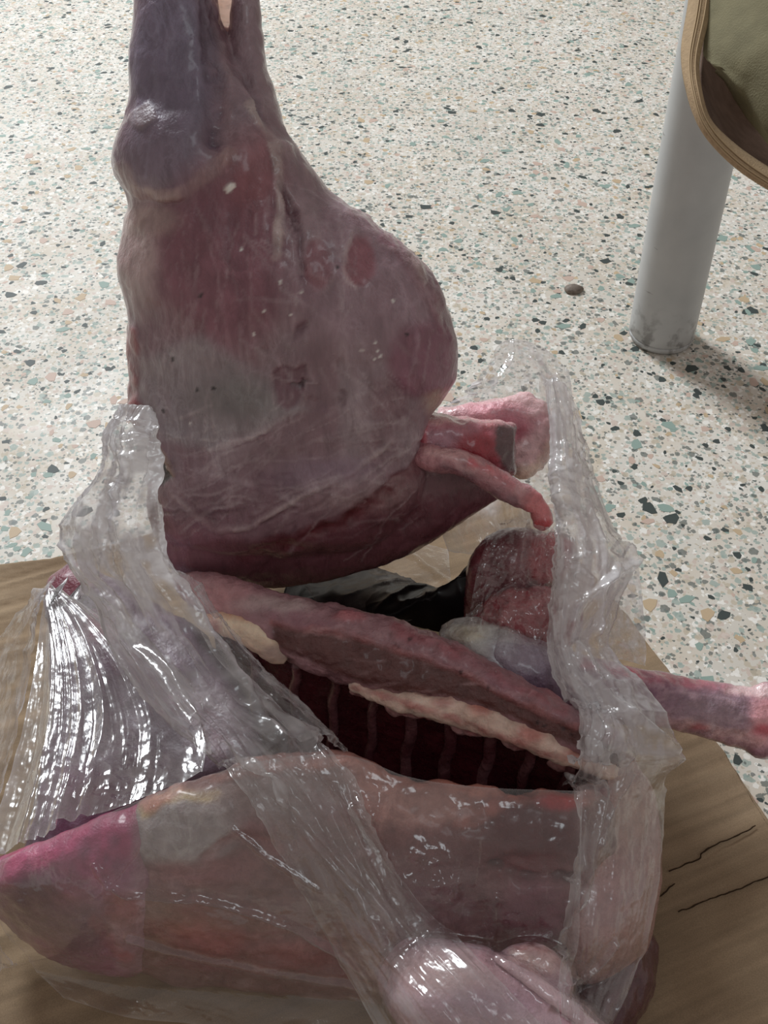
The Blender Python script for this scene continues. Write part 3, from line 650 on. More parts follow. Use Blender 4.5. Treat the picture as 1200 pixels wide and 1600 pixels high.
# outer front wall
wall = [SZ((222, 1262), .125, (205, 1512), .022, .012, .012), SZ((262, 1243), .132, (250, 1520), .020, .016, .012), SZ((310, 1217), .136, (300, 1525), .018, .02, .012), SZ((380, 1194), .138, (380, 1530), .018, .022, .012), SZ((450, 1183), .138, (450, 1540), .018, .024, .012), SZ((520, 1180), .137, (520, 1548), .018, .024, .012),
        SZ((575, 1190), .136, (580, 1556), .018, .024, .012), SZ((615, 1212), .133, (620, 1562), .018, .023, .012), SZ((650, 1220), .132, (655, 1566), .018, .022, .012), SZ((690, 1224), .131, (695, 1570), .018, .022, .012), SZ((725, 1236), .129, (730, 1570), .018, .021, .012), SZ((768, 1232), .13, (770, 1572), .018, .02, .012), SZ((800, 1244), .128, (805, 1572), .018, .02, .012), SZ((845, 1235), .128, (845, 1570), .018, .02, .012), SZ((885, 1244), .126, (885, 1560), .018, .018, .012), SZ((925, 1240), .124, (925, 1540), .02, .016, .012), SZ((955, 1260), .115, (955, 1500), .03, .012, .01)]
meat('flank_wall', fuse([loft(wall, 130, 64, .75)], .0017, 3), (132, 100, 97), [
 ('webs', 110, (220, 1240, 900, 1540), .5, .7, 110, 3, (188, 160, 160), .4, .0004, 11), ('webs', 60, (300, 1240, 900, 1540), .2, .5, 80, 5, (112, 60, 66), .5, -.0006, 12),
 ('fibre', [(220, 1240), (900, 1230), (930, 1560), (200, 1520)], 20, (.006, .02), (140, 88, 94), .8, .001),
 ('blob', 285, 1298, 88, 58, .35, (176, 168, 168), .9, .002), ('blob', 400, 1250, 90, 34, .5, (150, 132, 130), .7, 0), ('blob', 660, 1420, 60, 40, .6, (150, 118, 120), .6, 0), ('line', [(320, 1335), (370, 1310), (420, 1318), (470, 1350)], 5, 10, (146, 88, 88), .7, -.002), ('line', [(230, 1270), (270, 1250), (330, 1245)], 6, 8, (196, 168, 120), .7, 0),
 ('blob', 330, 1360, 100, 24, .5, (150, 96, 100), .7, 0), ('blob', 480, 1390, 110, 60, .5, (126, 92, 89), .7, 0),
 ('line', [(240, 1252), (300, 1218), (360, 1200), (450, 1186)], 14, 12, (196, 138, 126), .85, .001), ('line', [(450, 1186), (560, 1186), (620, 1212), (700, 1228), (760, 1236), (850, 1236), (920, 1240)], 10, 10, (190, 128, 116), .9, .0012),
 ('poly', [(540, 1190), (620, 1215), (700, 1240), (760, 1260), (690, 1300), (600, 1310), (560, 1260)], 16, (176, 128, 120), .8, .001),
 ('blob', 830, 1305, 92, 58, .5, (84, 24, 32), .95, 0), ('blob', 760, 1330, 60, 40, .7, (104, 52, 54), .7, 0), ('blob', 870, 1248, 30, 14, .5, (176, 46, 56), .8, 0), ('line', [(720, 1290), (760, 1268), (820, 1252)], 5, 8, (196, 124, 112), .7, .001),
 ('blob', 820, 1360, 60, 24, .5, (110, 34, 42), .9, -.003), ('line', [(770, 1350), (800, 1372), (860, 1376), (900, 1370)], 4, 6, (70, 20, 28), .8, -.003),
 ('blob', 840, 1425, 70, 46, .4, (124, 64, 82), .9, .002), ('blob', 680, 1400, 80, 60, .5, (120, 82, 86), .8, 0), ('blob', 660, 1310, 90, 26, .5, (120, 72, 72), .8, 0),
 ('blob', 320, 1460, 60, 22, .6, (178, 100, 100), .6, 0), ('blob', 470, 1490, 60, 20, .6, (150, 84, 88), .6, 0), ('blob', 630, 1500, 70, 40, .6, (196, 162, 162), .7, 0)], M['meat'], chest, 8, .0028, 45)
shoulder = [(W(-40, 1375, .085), W(-30, 1402, .05), .008, .010), (W(0, 1360, .098), W(8, 1420, .03), .014, .014), (W(40, 1340, .105), W(50, 1458, .022), .018, .016), (W(90, 1316, .112), W(105, 1490, .018), .02, .018), (W(150, 1288, .12), W(160, 1508, .016), .021, .018), (W(205, 1264, .126), W(205, 1514, .016), .02, .016), (W(236, 1252, .128), W(232, 1500, .02), .016, .014)]
meat('shoulder_muscle', fuse([loft(shoulder, 70, 44, .85)], .002, 4), (150, 96, 118), [
 ('fibre', [(0, 1340), (240, 1240), (235, 1330), (60, 1440)], 14, (.03, .012), (176, 84, 118), .8, 0), ('line', [(0, 1362), (60, 1330), (140, 1292), (236, 1254)], 16, 20, (178, 74, 112), .85, 0),
 ('blob', 50, 1420, 50, 46, .5, (76, 46, 66), .85, 0), ('blob', 130, 1450, 60, 40, .5, (100, 74, 92), .8, 0), ('poly', [(205, 1270), (236, 1262), (230, 1520), (180, 1515), (170, 1440), (215, 1360)], 10, (176, 140, 148), .8, 0), ('blob', 190, 1420, 26, 26, .4, (134, 66, 74), .8, -.001), ('line', [(150, 1440), (175, 1480), (200, 1500)], 6, 10, (156, 72, 84), .7, 0)], M['meat'], chest, 6, .0016, 70, streak=((140, 140, 30), .0009))

# ================================================================== OTHER PIECES IN THE BAG
fore = [SZ((690, 985), .128, (694, 1000), .122, .006, .01), SZ((712, 972), .134, (716, 1018), .118, .013, .016), SZ((745, 968), .136, (742, 1046), .112, .017, .02), SZ((790, 984), .132, (780, 1068), .107, .017, .022), SZ((850, 1004), .124, (838, 1100), .098, .018, .022), SZ((920, 1026), .114, (905, 1128), .088, .018, .021), SZ((1000, 1044), .102, (985, 1132), .078, .017, .02), SZ((1080, 1060), .092, (1066, 1142), .068, .016, .018), SZ((1150, 1072), .084, (1136, 1162), .058, .016, .018), SZ((1210, 1076), .078, (1196, 1180), .05, .017, .019), SZ((1275, 1086), .072, (1262, 1192), .045, .016, .018)]
fl = empty('foreleg', tuple(W(950, 1090, .05)), 'pink foreleg with a grey rounded joint sticking out right of the bag', 'meat')
meat('knuckle', fuse([loft(fore[:4], 50, 40, .95), ball(W(735, 1008, .132), .009)], .0017, 4), (176, 170, 168), [('blob', 730, 988, 26, 14, .5, (200, 190, 170), .8, .001), ('blob', 790, 1030, 30, 40, .6, (158, 146, 158), .8, 0), ('webs', 24, (700, 970, 790, 1060), .4, .4, 60, 2.5, (206, 204, 204), .4, .0003, 61)], M['meat_wet'], fl, 4, .0012, 110, label='rounded grey knuckle end')
meat('shank', fuse([loft(fore[3:], 110, 40, .95), ball(W(1200, 1085, .08), .008, (1.4, 1, 1)), ball(W(1196, 1165, .06), .0085, (1.4, 1, 1))], .0019, 3), (140, 98, 116), [
 ('blob', 745, 1000, 60, 46, .4, (176, 170, 168), .9, .002), ('blob', 730, 988, 26, 14, .5, (200, 190, 170), .8, .001), ('blob', 820, 1030, 80, 34, .5, (156, 144, 158), .8, 0), ('blob', 870, 1070, 60, 30, .5, (112, 92, 114), .8, 0),
 ('line', [(910, 1034), (1000, 1048), (1100, 1064), (1180, 1076)], 9, 12, (206, 110, 126), .85, 0), ('blob', 1000, 1090, 90, 24, .5, (116, 66, 92), .8, 0), ('blob', 1120, 1105, 66, 34, .8, (156, 132, 142), .7, .0005), ('webs', 60, (920, 1040, 1200, 1160), .2, .3, 90, 2.5, (206, 170, 178), .5, .0004, 31),
 ('line', [(1040, 1135), (1100, 1142), (1180, 1160)], 8, 12, (206, 160, 160), .8, 0), ('blob', 1090, 1136, 16, 6, .7, (180, 66, 78), .6, 0), ('blob', 1200, 1125, 30, 46, .5, (226, 160, 166), .9, .001), ('blob', 1190, 1140, 14, 10, .6, (190, 60, 80), .8, 0), ('blob', 1180, 1078, 40, 10, .5, (236, 206, 206), .8, 0)], M['meat_wet'], fl, 5, .0014, 90, streak=((20, 120, 120), .0008))
fore_root = fl
def single(name, geo, base, ops, mat, label, cat='meat', **kw):
    o = meat(name, geo, base, ops, mat, None, **kw); return tag(o, label, cat)
liv = [(W(742, 870, .135), W(735, 985, .08), .010, .016), (W(760, 846, .142), W(752, 985, .085), .016, .02), (W(790, 828, .145), W(785, 978, .088), .02, .022), (W(825, 828, .145), W(822, 970, .09), .021, .022), (W(858, 838, .142), W(858, 960, .09), .018, .02), (W(890, 850, .136), W(890, 940, .09), .012, .014)]
single('meat_slab', fuse([loft(liv, 50, 40, .8)], .002, 3), (112, 54, 62), [('poly', [(825, 850), (868, 835), (890, 850), (880, 900), (835, 915), (820, 890)], 8, (160, 60, 68), .9, .003), ('line', [(760, 850), (790, 830), (840, 832)], 5, 8, (96, 40, 46), .7, 0), ('fibre', [(745, 850), (830, 840), (820, 960), (740, 970)], 10, (.05, .01), (156, 84, 92), .6, 0)], M['meat_wet'], 'dark red slab of raw meat under film at the bag\'s back', warp=5, rough=.002, rs=60)
hea = [(W(742, 975, .115), W(748, 990, .105), .006, .008), (W(765, 945, .128), W(770, 1000, .10), .014, .016), (W(800, 922, .135), W(805, 1012, .10), .018, .018), (W(840, 918, .136), W(842, 1016, .10), .019, .018), (W(872, 922, .133), W(874, 1012, .10), .015, .016), (W(900, 940, .125), W(900, 1000, .10), .008, .01)]
single('meat_lump', fuse([loft(hea, 50, 40, .85)], .002, 3), (156, 58, 68), [('webs', 30, (760, 920, 890, 1010), .8, 1., 40, 3, (206, 130, 136), .6, .0008, 21), ('blob', 860, 960, 34, 40, .5, (150, 40, 52), .8, 0), ('line', [(770, 985), (800, 950), (850, 935)], 4, 8, (206, 120, 124), .6, .001), ('blob', 800, 985, 40, 18, .5, (160, 54, 64), .6, 0)], M['meat_wet'], 'bright red lump of raw meat just above the grey joint', warp=5, rough=.0026, rs=70)
nk = [(W(100, 886, .125), W(150, 888, .125), .008, .010), (W(80, 908, .118), W(178, 910, .122), .014, .018), (W(78, 950, .108), W(250, 950, .118), .02, .022), (W(84, 1000, .10), W(325, 1000, .115), .022, .026), (W(84, 1060, .09), W(365, 1060, .11), .022, .028), (W(80, 1130, .08), W(400, 1130, .105), .022, .028), (W(70, 1210, .075), W(410, 1205, .098), .022, .026), (W(54, 1280, .06), W(350, 1265, .08), .02, .022), (W(30, 1340, .05), W(260, 1320, .065), .014, .016)]
single('neck_cut', fuse([loft(nk, 80, 44, .85)], .0024, 4), (112, 92, 108), [('blob', 110, 905, 44, 26, .4, (120, 52, 66), .9, 0), ('fibre', [(90, 950), (330, 980), (400, 1200), (60, 1300)], 20, (.02, .02), (84, 66, 84), .8, 0), ('blob', 160, 975, 30, 26, .5, (150, 92, 104), .7, 0), ('blob', 340, 1130, 60, 60, .5, (146, 130, 138), .7, 0), ('blob', 120, 1250, 60, 50, .5, (124, 84, 110), .7, 0)], M['meat'], 'dark purplish neck piece under the taut film at left of the bag', warp=8, rough=.003, rs=50)
lw_ = [(W(604, 1490, .075), W(590, 1512, .065), .006, .01), (W(640, 1478, .10), W(604, 1556, .075), .016, .02), (W(700, 1476, .112), W(640, 1606, .08), .022, .024), (W(770, 1492, .113), W(700, 1650, .075), .024, .026), (W(840, 1530, .107), W(770, 1690, .07), .023, .024), (W(915, 1582, .1), W(850, 1730, .065), .022, .022), (W(985, 1650, .09), W(920, 1790, .06), .02, .02)]
jn = [(W(790, 1488, .106), W(796, 1506, .10), .005, .006), (W(820, 1478, .108), W(824, 1520, .098), .007, .012), (W(856, 1484, .106), W(858, 1540, .094), .008, .012), (W(886, 1508, .10), W(886, 1560, .09), .006, .01)]
lower = empty('lower_leg', tuple(W(720, 1560, .03)), 'pale pink skinned lower leg crossing the bottom of the bag', 'meat')
meat('shank', fuse([loft(lw_, 80, 44, .95), loft(jn, 40, 30, .9)], .0018, 6), (190, 152, 164), [('blob', 838, 1500, 44, 22, .6, (204, 164, 158), .8, 0), ('line', [(800, 1488), (835, 1500), (880, 1535)], 2, 5, (220, 190, 186), .6, .0005), ('line', [(810, 1484), (850, 1488), (880, 1515)], 3, 6, (176, 110, 112), .6, 0), ('webs', 50, (640, 1480, 900, 1600), .6, .2, 110, 3, (216, 190, 196), .4, .0003, 41), ('blob', 680, 1520, 80, 34, .6, (212, 176, 176), .8, 0), ('line', [(600, 1545), (680, 1600)], 14, 20, (170, 120, 132), .7, 0), ('line', [(760, 1500), (850, 1560), (930, 1620)], 12, 18, (206, 160, 172), .7, .001), ('blob', 760, 1570, 70, 24, .6, (176, 134, 156), .8, 0), ('specks', [(824, 1530), (862, 1578), (870, 1580), (830, 1475)], 4, (120, 60, 56), .8, 0)], M['meat_wet'], lower, 5, .0012, 80)
meat('tendon', tube([W(775, 1496, .117), W(830, 1532, .115), W(890, 1577, .109), W(960, 1637, .099)], [.002, .0036, .0038, .0036], 50, 14, .7), (206, 172, 180), [], M['meat_wet'], lower, 3, .0006, 120)
rb = [(W(930, 1190, .10), W(985, 1185, .085), .010, .012), (W(905, 1240, .105), W(1010, 1240, .075), .016, .018), (W(895, 1310, .10), W(1018, 1310, .06), .018, .02), (W(890, 1390, .09), W(1012, 1395, .045), .018, .02), (W(885, 1460, .08), W(1000, 1470, .03), .016, .018), (W(885, 1520, .06), W(980, 1530, .02), .012, .014)]
single('meat_chunk', fuse([loft(rb, 60, 40, .85)], .0022, 3), (172, 132, 128), [('line', [(945, 1195), (950, 1240), (935, 1300), (925, 1350)], 9, 14, (150, 44, 56), .85, .001), ('blob', 985, 1260, 30, 60, .5, (190, 158, 144), .8, 0), ('blob', 960, 1420, 50, 60, .5, (186, 140, 142), .7, 0)], M['meat_wet'], 'pale pink chunk of meat in the bag\'s right side', warp=6, rough=.0012, rs=40)
dk = [(W(985, 1440, .03), W(1004, 1438, .016), .006, .006), (W(960, 1480, .045), W(1010, 1485, .014), .012, .012), (W(935, 1530, .05), W(1005, 1540, .012), .014, .014), (W(910, 1580, .05), W(975, 1600, .012), .014, .014), (W(890, 1650, .045), W(950, 1660, .012), .012, .012)]
single('meat_offcut', fuse([loft(dk, 50, 32, .85)], .0018, 3), (84, 44, 54), [('line', [(1000, 1450), (975, 1530), (930, 1610)], 4, 8, (130, 84, 96), .6, .001)], M['meat_wet'], 'dark maroon meat offcut at the bag\'s lower right corner', warp=6, rough=.0022, rs=70)

# black crumpled film behind the chest; its left part stands in for shade
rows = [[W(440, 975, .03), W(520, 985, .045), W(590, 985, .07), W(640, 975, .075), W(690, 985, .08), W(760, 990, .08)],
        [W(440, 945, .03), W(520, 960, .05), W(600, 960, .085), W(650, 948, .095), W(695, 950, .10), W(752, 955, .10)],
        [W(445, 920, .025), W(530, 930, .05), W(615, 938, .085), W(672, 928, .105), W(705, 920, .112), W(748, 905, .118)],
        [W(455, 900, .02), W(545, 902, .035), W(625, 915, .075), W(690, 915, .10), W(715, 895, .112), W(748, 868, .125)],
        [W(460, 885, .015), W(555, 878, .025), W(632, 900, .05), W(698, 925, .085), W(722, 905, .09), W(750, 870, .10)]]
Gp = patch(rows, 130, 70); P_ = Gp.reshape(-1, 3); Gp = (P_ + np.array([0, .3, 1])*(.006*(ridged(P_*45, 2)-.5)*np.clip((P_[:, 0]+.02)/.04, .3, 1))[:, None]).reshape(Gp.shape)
bl = mesh_obj('black_bag_and_shade', *thick(Gp, .0006), M['black_film'])
tag(bl, 'crumpled glossy black plastic film by dark red slab, left part imitating shade', 'plastic bag')

# ================================================================== CLEAR PLASTIC BAG
sv_, sf_ = join(SOLIDS); BV = BVHTree.FromPolygons(sv_.tolist(), sf_)
def ray(P):
    d = Vector(P)-Vector(EYE); L = d.length; d.normalize()
    h = BV.ray_cast(Vector(EYE), d, 5)
    return h[3] if h[3] is not None else 9
bag = empty('plastic_bag', tuple(W(500, 1300, .01)), 'crumpled clear plastic bag around the meat, open at its top', 'plastic bag')
def film(name, rows, nu, nv, mat, milk, drape=.004, amp=.004, freq=(9, 3), smooth_it=6, milkvar=True, edge_milk=.0, fine=.0012, facets=0, facet_amp=.004, facet_v=6, facet_m=None, folds=(), crumples=()):
    """rows of (px, py, depth): a free hanging film that lies on whatever solid would stand in its way"""
    R = [[V(*p) for p in r] for r in rows]
    Gp = patch(R, nu, nv); U, Vv = np.meshgrid(np.linspace(0, 1, nu), np.linspace(0, 1, nv))
    Pt = Gp.reshape(-1, 3); u = U.ravel(); v = Vv.ravel(); F = grid_faces(nv, nu)
    def push(Pt, off):
        out = Pt.copy()
        for i, p in enumerate(Pt):
            d = p-EYE; L = np.linalg.norm(d); h = ray(p)
            if h-off < L: out[i] = EYE + d*((h-off)/L)
        return out
    if drape is not None:
        Pt = push(Pt, drape)
        for _ in range(smooth_it):
            Gq = Pt.reshape(nv, nu, 3); S = Gq.copy()
            S[1:-1, 1:-1] = (Gq[:-2, 1:-1]+Gq[2:, 1:-1]+Gq[1:-1, :-2]+Gq[1:-1, 2:])/4; Pt = S.reshape(-1, 3)
        Pt = push(Pt, drape)
    N = normals(Pt, F); s = np.sign(np.sum(N*(EYE-Pt), 1)); N = N*np.where(s == 0, 1, s)[:, None]
    q = np.stack([u*freq[0], v*freq[1], 0*u+sum(map(ord, name)) % 7], 1)
    q[:, 0] += .5*fbm(np.stack([u*2, v*4, 0*u+3], 1), 3)*freq[0]*.35
    H = amp*(ridged(q, 3))*(facet_m(u, v) if facet_m else 1) + fine*(facet_m(u, v) if facet_m else 1)*ridged(np.stack([u*freq[0]*3, v*freq[1]*2.5, 0*u+2.2], 1), 2)
    x_, y_, _ = proj(Pt); fm = np.zeros(len(u))
    if facets:                       # creases that run along the sheet with flat strips between them
        rg = np.random.default_rng(sum(map(ord, name)))
        for lay, (kn, am) in enumerate(((facets, 1.), (int(facets*2.3), .45))):
            kx = np.sort(np.r_[0, rg.uniform(0, 1, kn), 1]); kh = rg.uniform(0, 1, len(kx)); kh[1::2] *= .35
            uu = np.clip(u+.07*fbm(np.stack([u*1.5, v*facet_v, 0*u+lay*5], 1), 3)/(1+lay), 0, 1); hh = np.interp(uu, kx, kh)
            H = H+(facet_m(u, v) if facet_m else 1)*facet_amp*am*hh*(.6+.6*fbm(np.stack([u*3, v*facet_v, 0*u+9], 1), 2)); fm = fm+am*np.exp(-np.min(np.abs(uu[:, None]-kx[None, ::2]), 1)*nu/1.6)
    for pts, wd, am, ml in folds:
        d = dseg(x_+4*fbm(Pt*90, 2), y_+4*fbm(Pt*90+7, 2), sm(pts)); e = np.exp(-(d/wd)**2); H = H+am*e; fm = fm+ml*e
    for cx_, cy_, rx_, ry_, am in crumples:
        e = np.exp(-((x_-cx_)/rx_)**2-((y_-cy_)/ry_)**2); H = H+am*e*ridged(Pt*80+3, 3)
    Pt = Pt + N*H[:, None]
    mk = milk(u, v) if callable(milk) else np.full(len(u), milk)
    if milkvar: mk = mk*(.45+1.1*ridged(q+11, 3))
    mk = mk+.3*fm*(mk+.15)
    eg = np.minimum(np.minimum(u, 1-u)*nu, np.minimum(v, 1-v)*nv); mk = np.clip(mk+edge_milk*np.exp(-eg/1.2), 0, .95)
    o = mesh_obj(name, Pt, F, mat, bag, None, {'milk': mk, 'su': u, 'sv': v}, solid=False)
    return o
# back of the bag behind tail and flap
film('bag_back', [
 [(688, 640, .60), (740, 590, .64), (785, 535, .66), (840, 540, .66), (888, 580, .66)],
 [(700, 655, .605), (745, 610, .645), (800, 580, .66), (850, 590, .66), (896, 640, .655)],
 [(700, 690, .61), (760, 670, .65), (810, 650, .66), (858, 660, .66), (902, 690, .65)],
 [(690, 760, .62), (760, 745, .65), (812, 740, .66), (862, 740, .655), (912, 750, .645)],
 [(680, 800, .64), (750, 800, .66), (808, 820, .66), (868, 830, .65), (935, 830, .64)],
 [(700, 860, .66), (760, 870, .66), (815, 880, .66), (880, 890, .65), (975, 900, .64)]], 110, 150, M['film'], lambda u, v: .36+.35*(1-v)**3+.10*u, None, .003, (6, 4), edge_milk=.4, folds=[([(690, 628), (735, 612), (772, 592), (796, 562), (800, 540)], 4, .005, 1.2), ([(700, 645), (780, 628), (850, 655)], 3, .003, .8), ([(868, 590), (880, 640), (896, 720), (905, 800)], 4, .004, 1.), ([(830, 560), (850, 590), (870, 600)], 3, .004, 1.)], crumples=[(800, 570, 60, 35, .009), (740, 610, 50, 20, .007), (880, 660, 25, 60, .006)])
# right strand: hanging, twisted, and the wall below it
film('bag_side', [
 [(850, 600, .60), (862, 598, .60), (878, 606, .60), (896, 640, .62)],
 [(860, 660, .595), (872, 660, .592), (888, 668, .595), (908, 720, .615)],
 [(868, 740, .59), (882, 738, .585), (902, 744, .588), (935, 790, .61)],
 [(874, 810, .582), (894, 806, .575), (926, 812, .58), (962, 850, .60)],
 [(872, 880, .57), (900, 880, .56), (950, 876, .565), (990, 872, .585)],
 [(866, 940, .558), (890, 950, .548), (930, 955, .55), (965, 930, .565)],
 [(862, 990, .548), (884, 1000, .54), (912, 1006, .54), (942, 1000, .55)],
 [(868, 1040, .54), (894, 1048, .53), (930, 1048, .53), (965, 1045, .54)],
 [(888, 1090, .53), (922, 1095, .52), (970, 1090, .52), (1015, 1090, .535)],
 [(904, 1140, .522), (940, 1142, .512), (995, 1140, .515), (1050, 1150, .53)],
 [(902, 1190, .515), (940, 1190, .506), (990, 1190, .51), (1062, 1184, .53)],
 [(896, 1240, .51), (930, 1240, .50), (980, 1240, .505), (1038, 1215, .535)],
 [(896, 1310, .51), (930, 1310, .50), (980, 1310, .505), (1032, 1300, .545)],
 [(884, 1400, .51), (920, 1400, .50), (975, 1400, .51), (1022, 1390, .55)],
 [(876, 1480, .51), (915, 1480, .50), (965, 1480, .51), (1004, 1480, .54)],
 [(872, 1540, .50), (900, 1545, .495), (940, 1550, .50), (975, 1560, .52)],
 [(880, 1590, .50), (900, 1600, .495), (930, 1600, .50), (950, 1610, .52)]], 90, 420, M['film_strand'], lambda u, v: (.95-.72*smooth01((v-.56)/.12)-.25*(1-smooth01(v/.12)))*(1-.45*smooth01((u-.75)/.2)), .004, .004, (4, 14), edge_milk=.25, facets=7, facet_amp=.012, facet_v=7, facet_m=lambda u, v: 1-.72*smooth01((v-.6)/.12),
 folds=[([(906, 1150), (898, 1250), (890, 1380), (878, 1500)], 4, .004, .9), ([(930, 1190), (938, 1250), (920, 1330), (905, 1420)], 4, .003, .5), ([(985, 1210), (950, 1270), (935, 1320)], 3, .003, .5), ([(1034, 1230), (1026, 1330), (1016, 1420), (1000, 1500)], 3, .002, .9), ([(880, 1540), (930, 1510), (960, 1470)], 3, .003, .7),
        ([(990, 880), (950, 905), (905, 950), (890, 1000)], 5, .005, .8), ([(960, 885), (935, 930), (928, 990)], 4, .004, .7), ([(900, 1010), (940, 1080), (1000, 1130), (1050, 1170)], 5, .004, .7), ([(880, 700), (885, 780), (910, 850)], 4, .004, .7)], crumples=[(890, 760, 25, 80, .007), (900, 900, 50, 60, .006), (940, 1080, 50, 50, .006), (900, 1320, 25, 120, .0025)])
film('bag_flap', [
 [(938, 872, .585), (965, 868, .59), (996, 876, .60)],
 [(936, 930, .59), (965, 930, .60), (1002, 940, .61)],
 [(934, 1000, .59), (965, 990, .60), (1006, 1000, .61)],
 [(934, 1030, .585), (968, 1030, .60), (1006, 1040, .61)]], 40, 60, M['film'], .62, .004, .003, (4, 3), edge_milk=.3)
# left strand running from the peak down across the chest
film('bag_strand', [
 [(201, 640, .505), (204, 634, .50), (207, 636, .50), (209, 642, .505)],
 [(190, 664, .507), (199, 660, .50), (208, 661, .499), (215, 668, .505)],
 [(174, 688, .51), (190, 680, .50), (206, 680, .498), (222, 690, .505)],
 [(166, 740, .515), (188, 732, .50), (212, 732, .495), (232, 742, .505)],
 [(128, 782, .525), (165, 775, .505), (205, 782, .495), (238, 796, .505)],
 [(106, 810, .53), (150, 815, .505), (200, 835, .495), (246, 850, .505)],
 [(106, 862, .53), (155, 880, .505), (210, 890, .495), (262, 900, .51)],
 [(150, 925, .52), (195, 935, .50), (240, 940, .495), (292, 948, .515)],
 [(172, 990, .515), (222, 995, .50), (270, 1000, .495), (332, 1010, .515)],
 [(205, 1050, .51), (260, 1052, .495), (310, 1056, .49), (376, 1064, .51)],
 [(252, 1108, .51), (310, 1108, .49), (365, 1110, .485), (430, 1120, .505)],
 [(318, 1165, .505), (370, 1162, .485), (430, 1160, .48), (490, 1165, .50)],
 [(372, 1225, .50), (425, 1215, .48), (480, 1208, .478), (545, 1205, .49)],
 [(415, 1290, .495), (468, 1280, .475), (520, 1270, .472), (578, 1270, .485)],
 [(452, 1360, .49), (505, 1350, .47), (556, 1340, .468), (606, 1335, .48)],
 [(496, 1430, .485), (545, 1420, .465), (592, 1412, .463), (646, 1405, .475)],
 [(540, 1510, .475), (595, 1498, .455), (650, 1486, .455), (712, 1470, .465)],
 [(590, 1600, .46), (655, 1580, .445), (720, 1560, .445), (790, 1545, .455)],
 [(650, 1680, .45), (720, 1660, .44), (790, 1640, .44), (860, 1620, .45)]], 110, 420, M['film_strand'], lambda u, v: .95-.60*smooth01((v-.27)/.22)-.21*smooth01((v-.55)/.2), .004, .004, (4, 12), edge_milk=.25, facets=8, facet_amp=.010, facet_v=5, facet_m=lambda u, v: 1-.4*smooth01((v-.6)/.2),
 folds=[([(190, 760), (195, 830), (215, 900), (260, 990), (330, 1090), (420, 1190)], 4, .004, .7), ([(225, 790), (242, 860), (275, 940), (345, 1060), (440, 1170)], 4, .004, .7), ([(330, 1100), (430, 1230), (540, 1370), (600, 1470)], 5, .004, .7), ([(400, 1180), (500, 1300), (590, 1420), (620, 1470)], 5, .004, .7), ([(110, 850), (150, 900), (180, 960)], 3, .003, .6)], crumples=[(205, 720, 30, 60, .006), (190, 860, 60, 50, .006), (570, 1260, 25, 30, .007), (470, 1180, 60, 30, .005)])
# clear film right of the strand, over the open chest
film('bag_lip', [
 [(270, 890, .53), (300, 905, .53), (320, 935, .53)],
 [(300, 960, .52), (340, 970, .52), (368, 1000, .52)],
 [(340, 1030, .515), (385, 1030, .515), (424, 1064, .515)],
 [(400, 1090, .505), (445, 1085, .505), (488, 1122, .505)],
 [(470, 1160, .495), (510, 1150, .495), (545, 1180, .495)]], 60, 120, M['film'], .24, .003, .003, (4, 6), edge_milk=.35)
# taut film on the left, gathered at the neck
film('bag_tent', [
 [(78, 928, 0.5568), (80, 928, 0.5568), (82, 928, 0.5568), (84, 928, 0.5568), (86, 928, 0.5568), (90, 932, 0.5555)],
 [(72, 985, 0.5491), (90, 985, 0.5371), (110, 985, 0.5351), (130, 985, 0.5351), (150, 985, 0.5381), (172, 993, 0.5469)],
 [(62, 1060, 0.5242), (95, 1055, 0.5135), (130, 1050, 0.5128), (165, 1046, 0.5138), (200, 1046, 0.5168), (236, 1065, 0.5229)],
 [(45, 1150, 0.4994), (90, 1145, 0.4885), (140, 1135, 0.4889), (190, 1130, 0.4901), (240, 1128, 0.4935), (290, 1140, 0.5017)],
 [(20, 1240, 0.4757), (75, 1235, 0.4648), (130, 1222, 0.4655), (185, 1212, 0.4676), (240, 1200, 0.4733), (320, 1190, 0.4865)],
 [(-20, 1345, 0.4505), (50, 1325, 0.4426), (110, 1302, 0.4455), (170, 1275, 0.4508), (235, 1250, 0.4588), (330, 1212, 0.4777)]], 130, 150, M['film_tent'], lambda u, v: .16+.2*(1-v)**2, .003, .0005, (10, 2), edge_milk=.2, facets=9, facet_amp=.016, facet_v=1.0, fine=.0003, crumples=[(150, 1230, 120, 60, .003)])
film('bag_outer', [
 [(90, 905, .60), (80, 925, .57), (78, 935, .55)],
 [(20, 985, .63), (50, 985, .59), (76, 985, .54)],
 [(-20, 1030, .64), (30, 1050, .60), (66, 1060, .54)],
 [(-50, 1130, .61), (0, 1150, .57), (48, 1150, .535)],
 [(-70, 1250, .57), (-20, 1250, .54), (24, 1240, .52)],
 [(-80, 1380, .54), (-50, 1370, .52), (-15, 1350, .505)],
 [(-70, 1470, .53), (-30, 1470, .52), (10, 1460, .51)],
 [(-60, 1520, .53), (-20, 1520, .525), (30, 1490, .52)]], 60, 170, M['film'], .22, .004, .004, (3, 7), edge_milk=.4, facets=5, facet_amp=.012, facet_v=4)
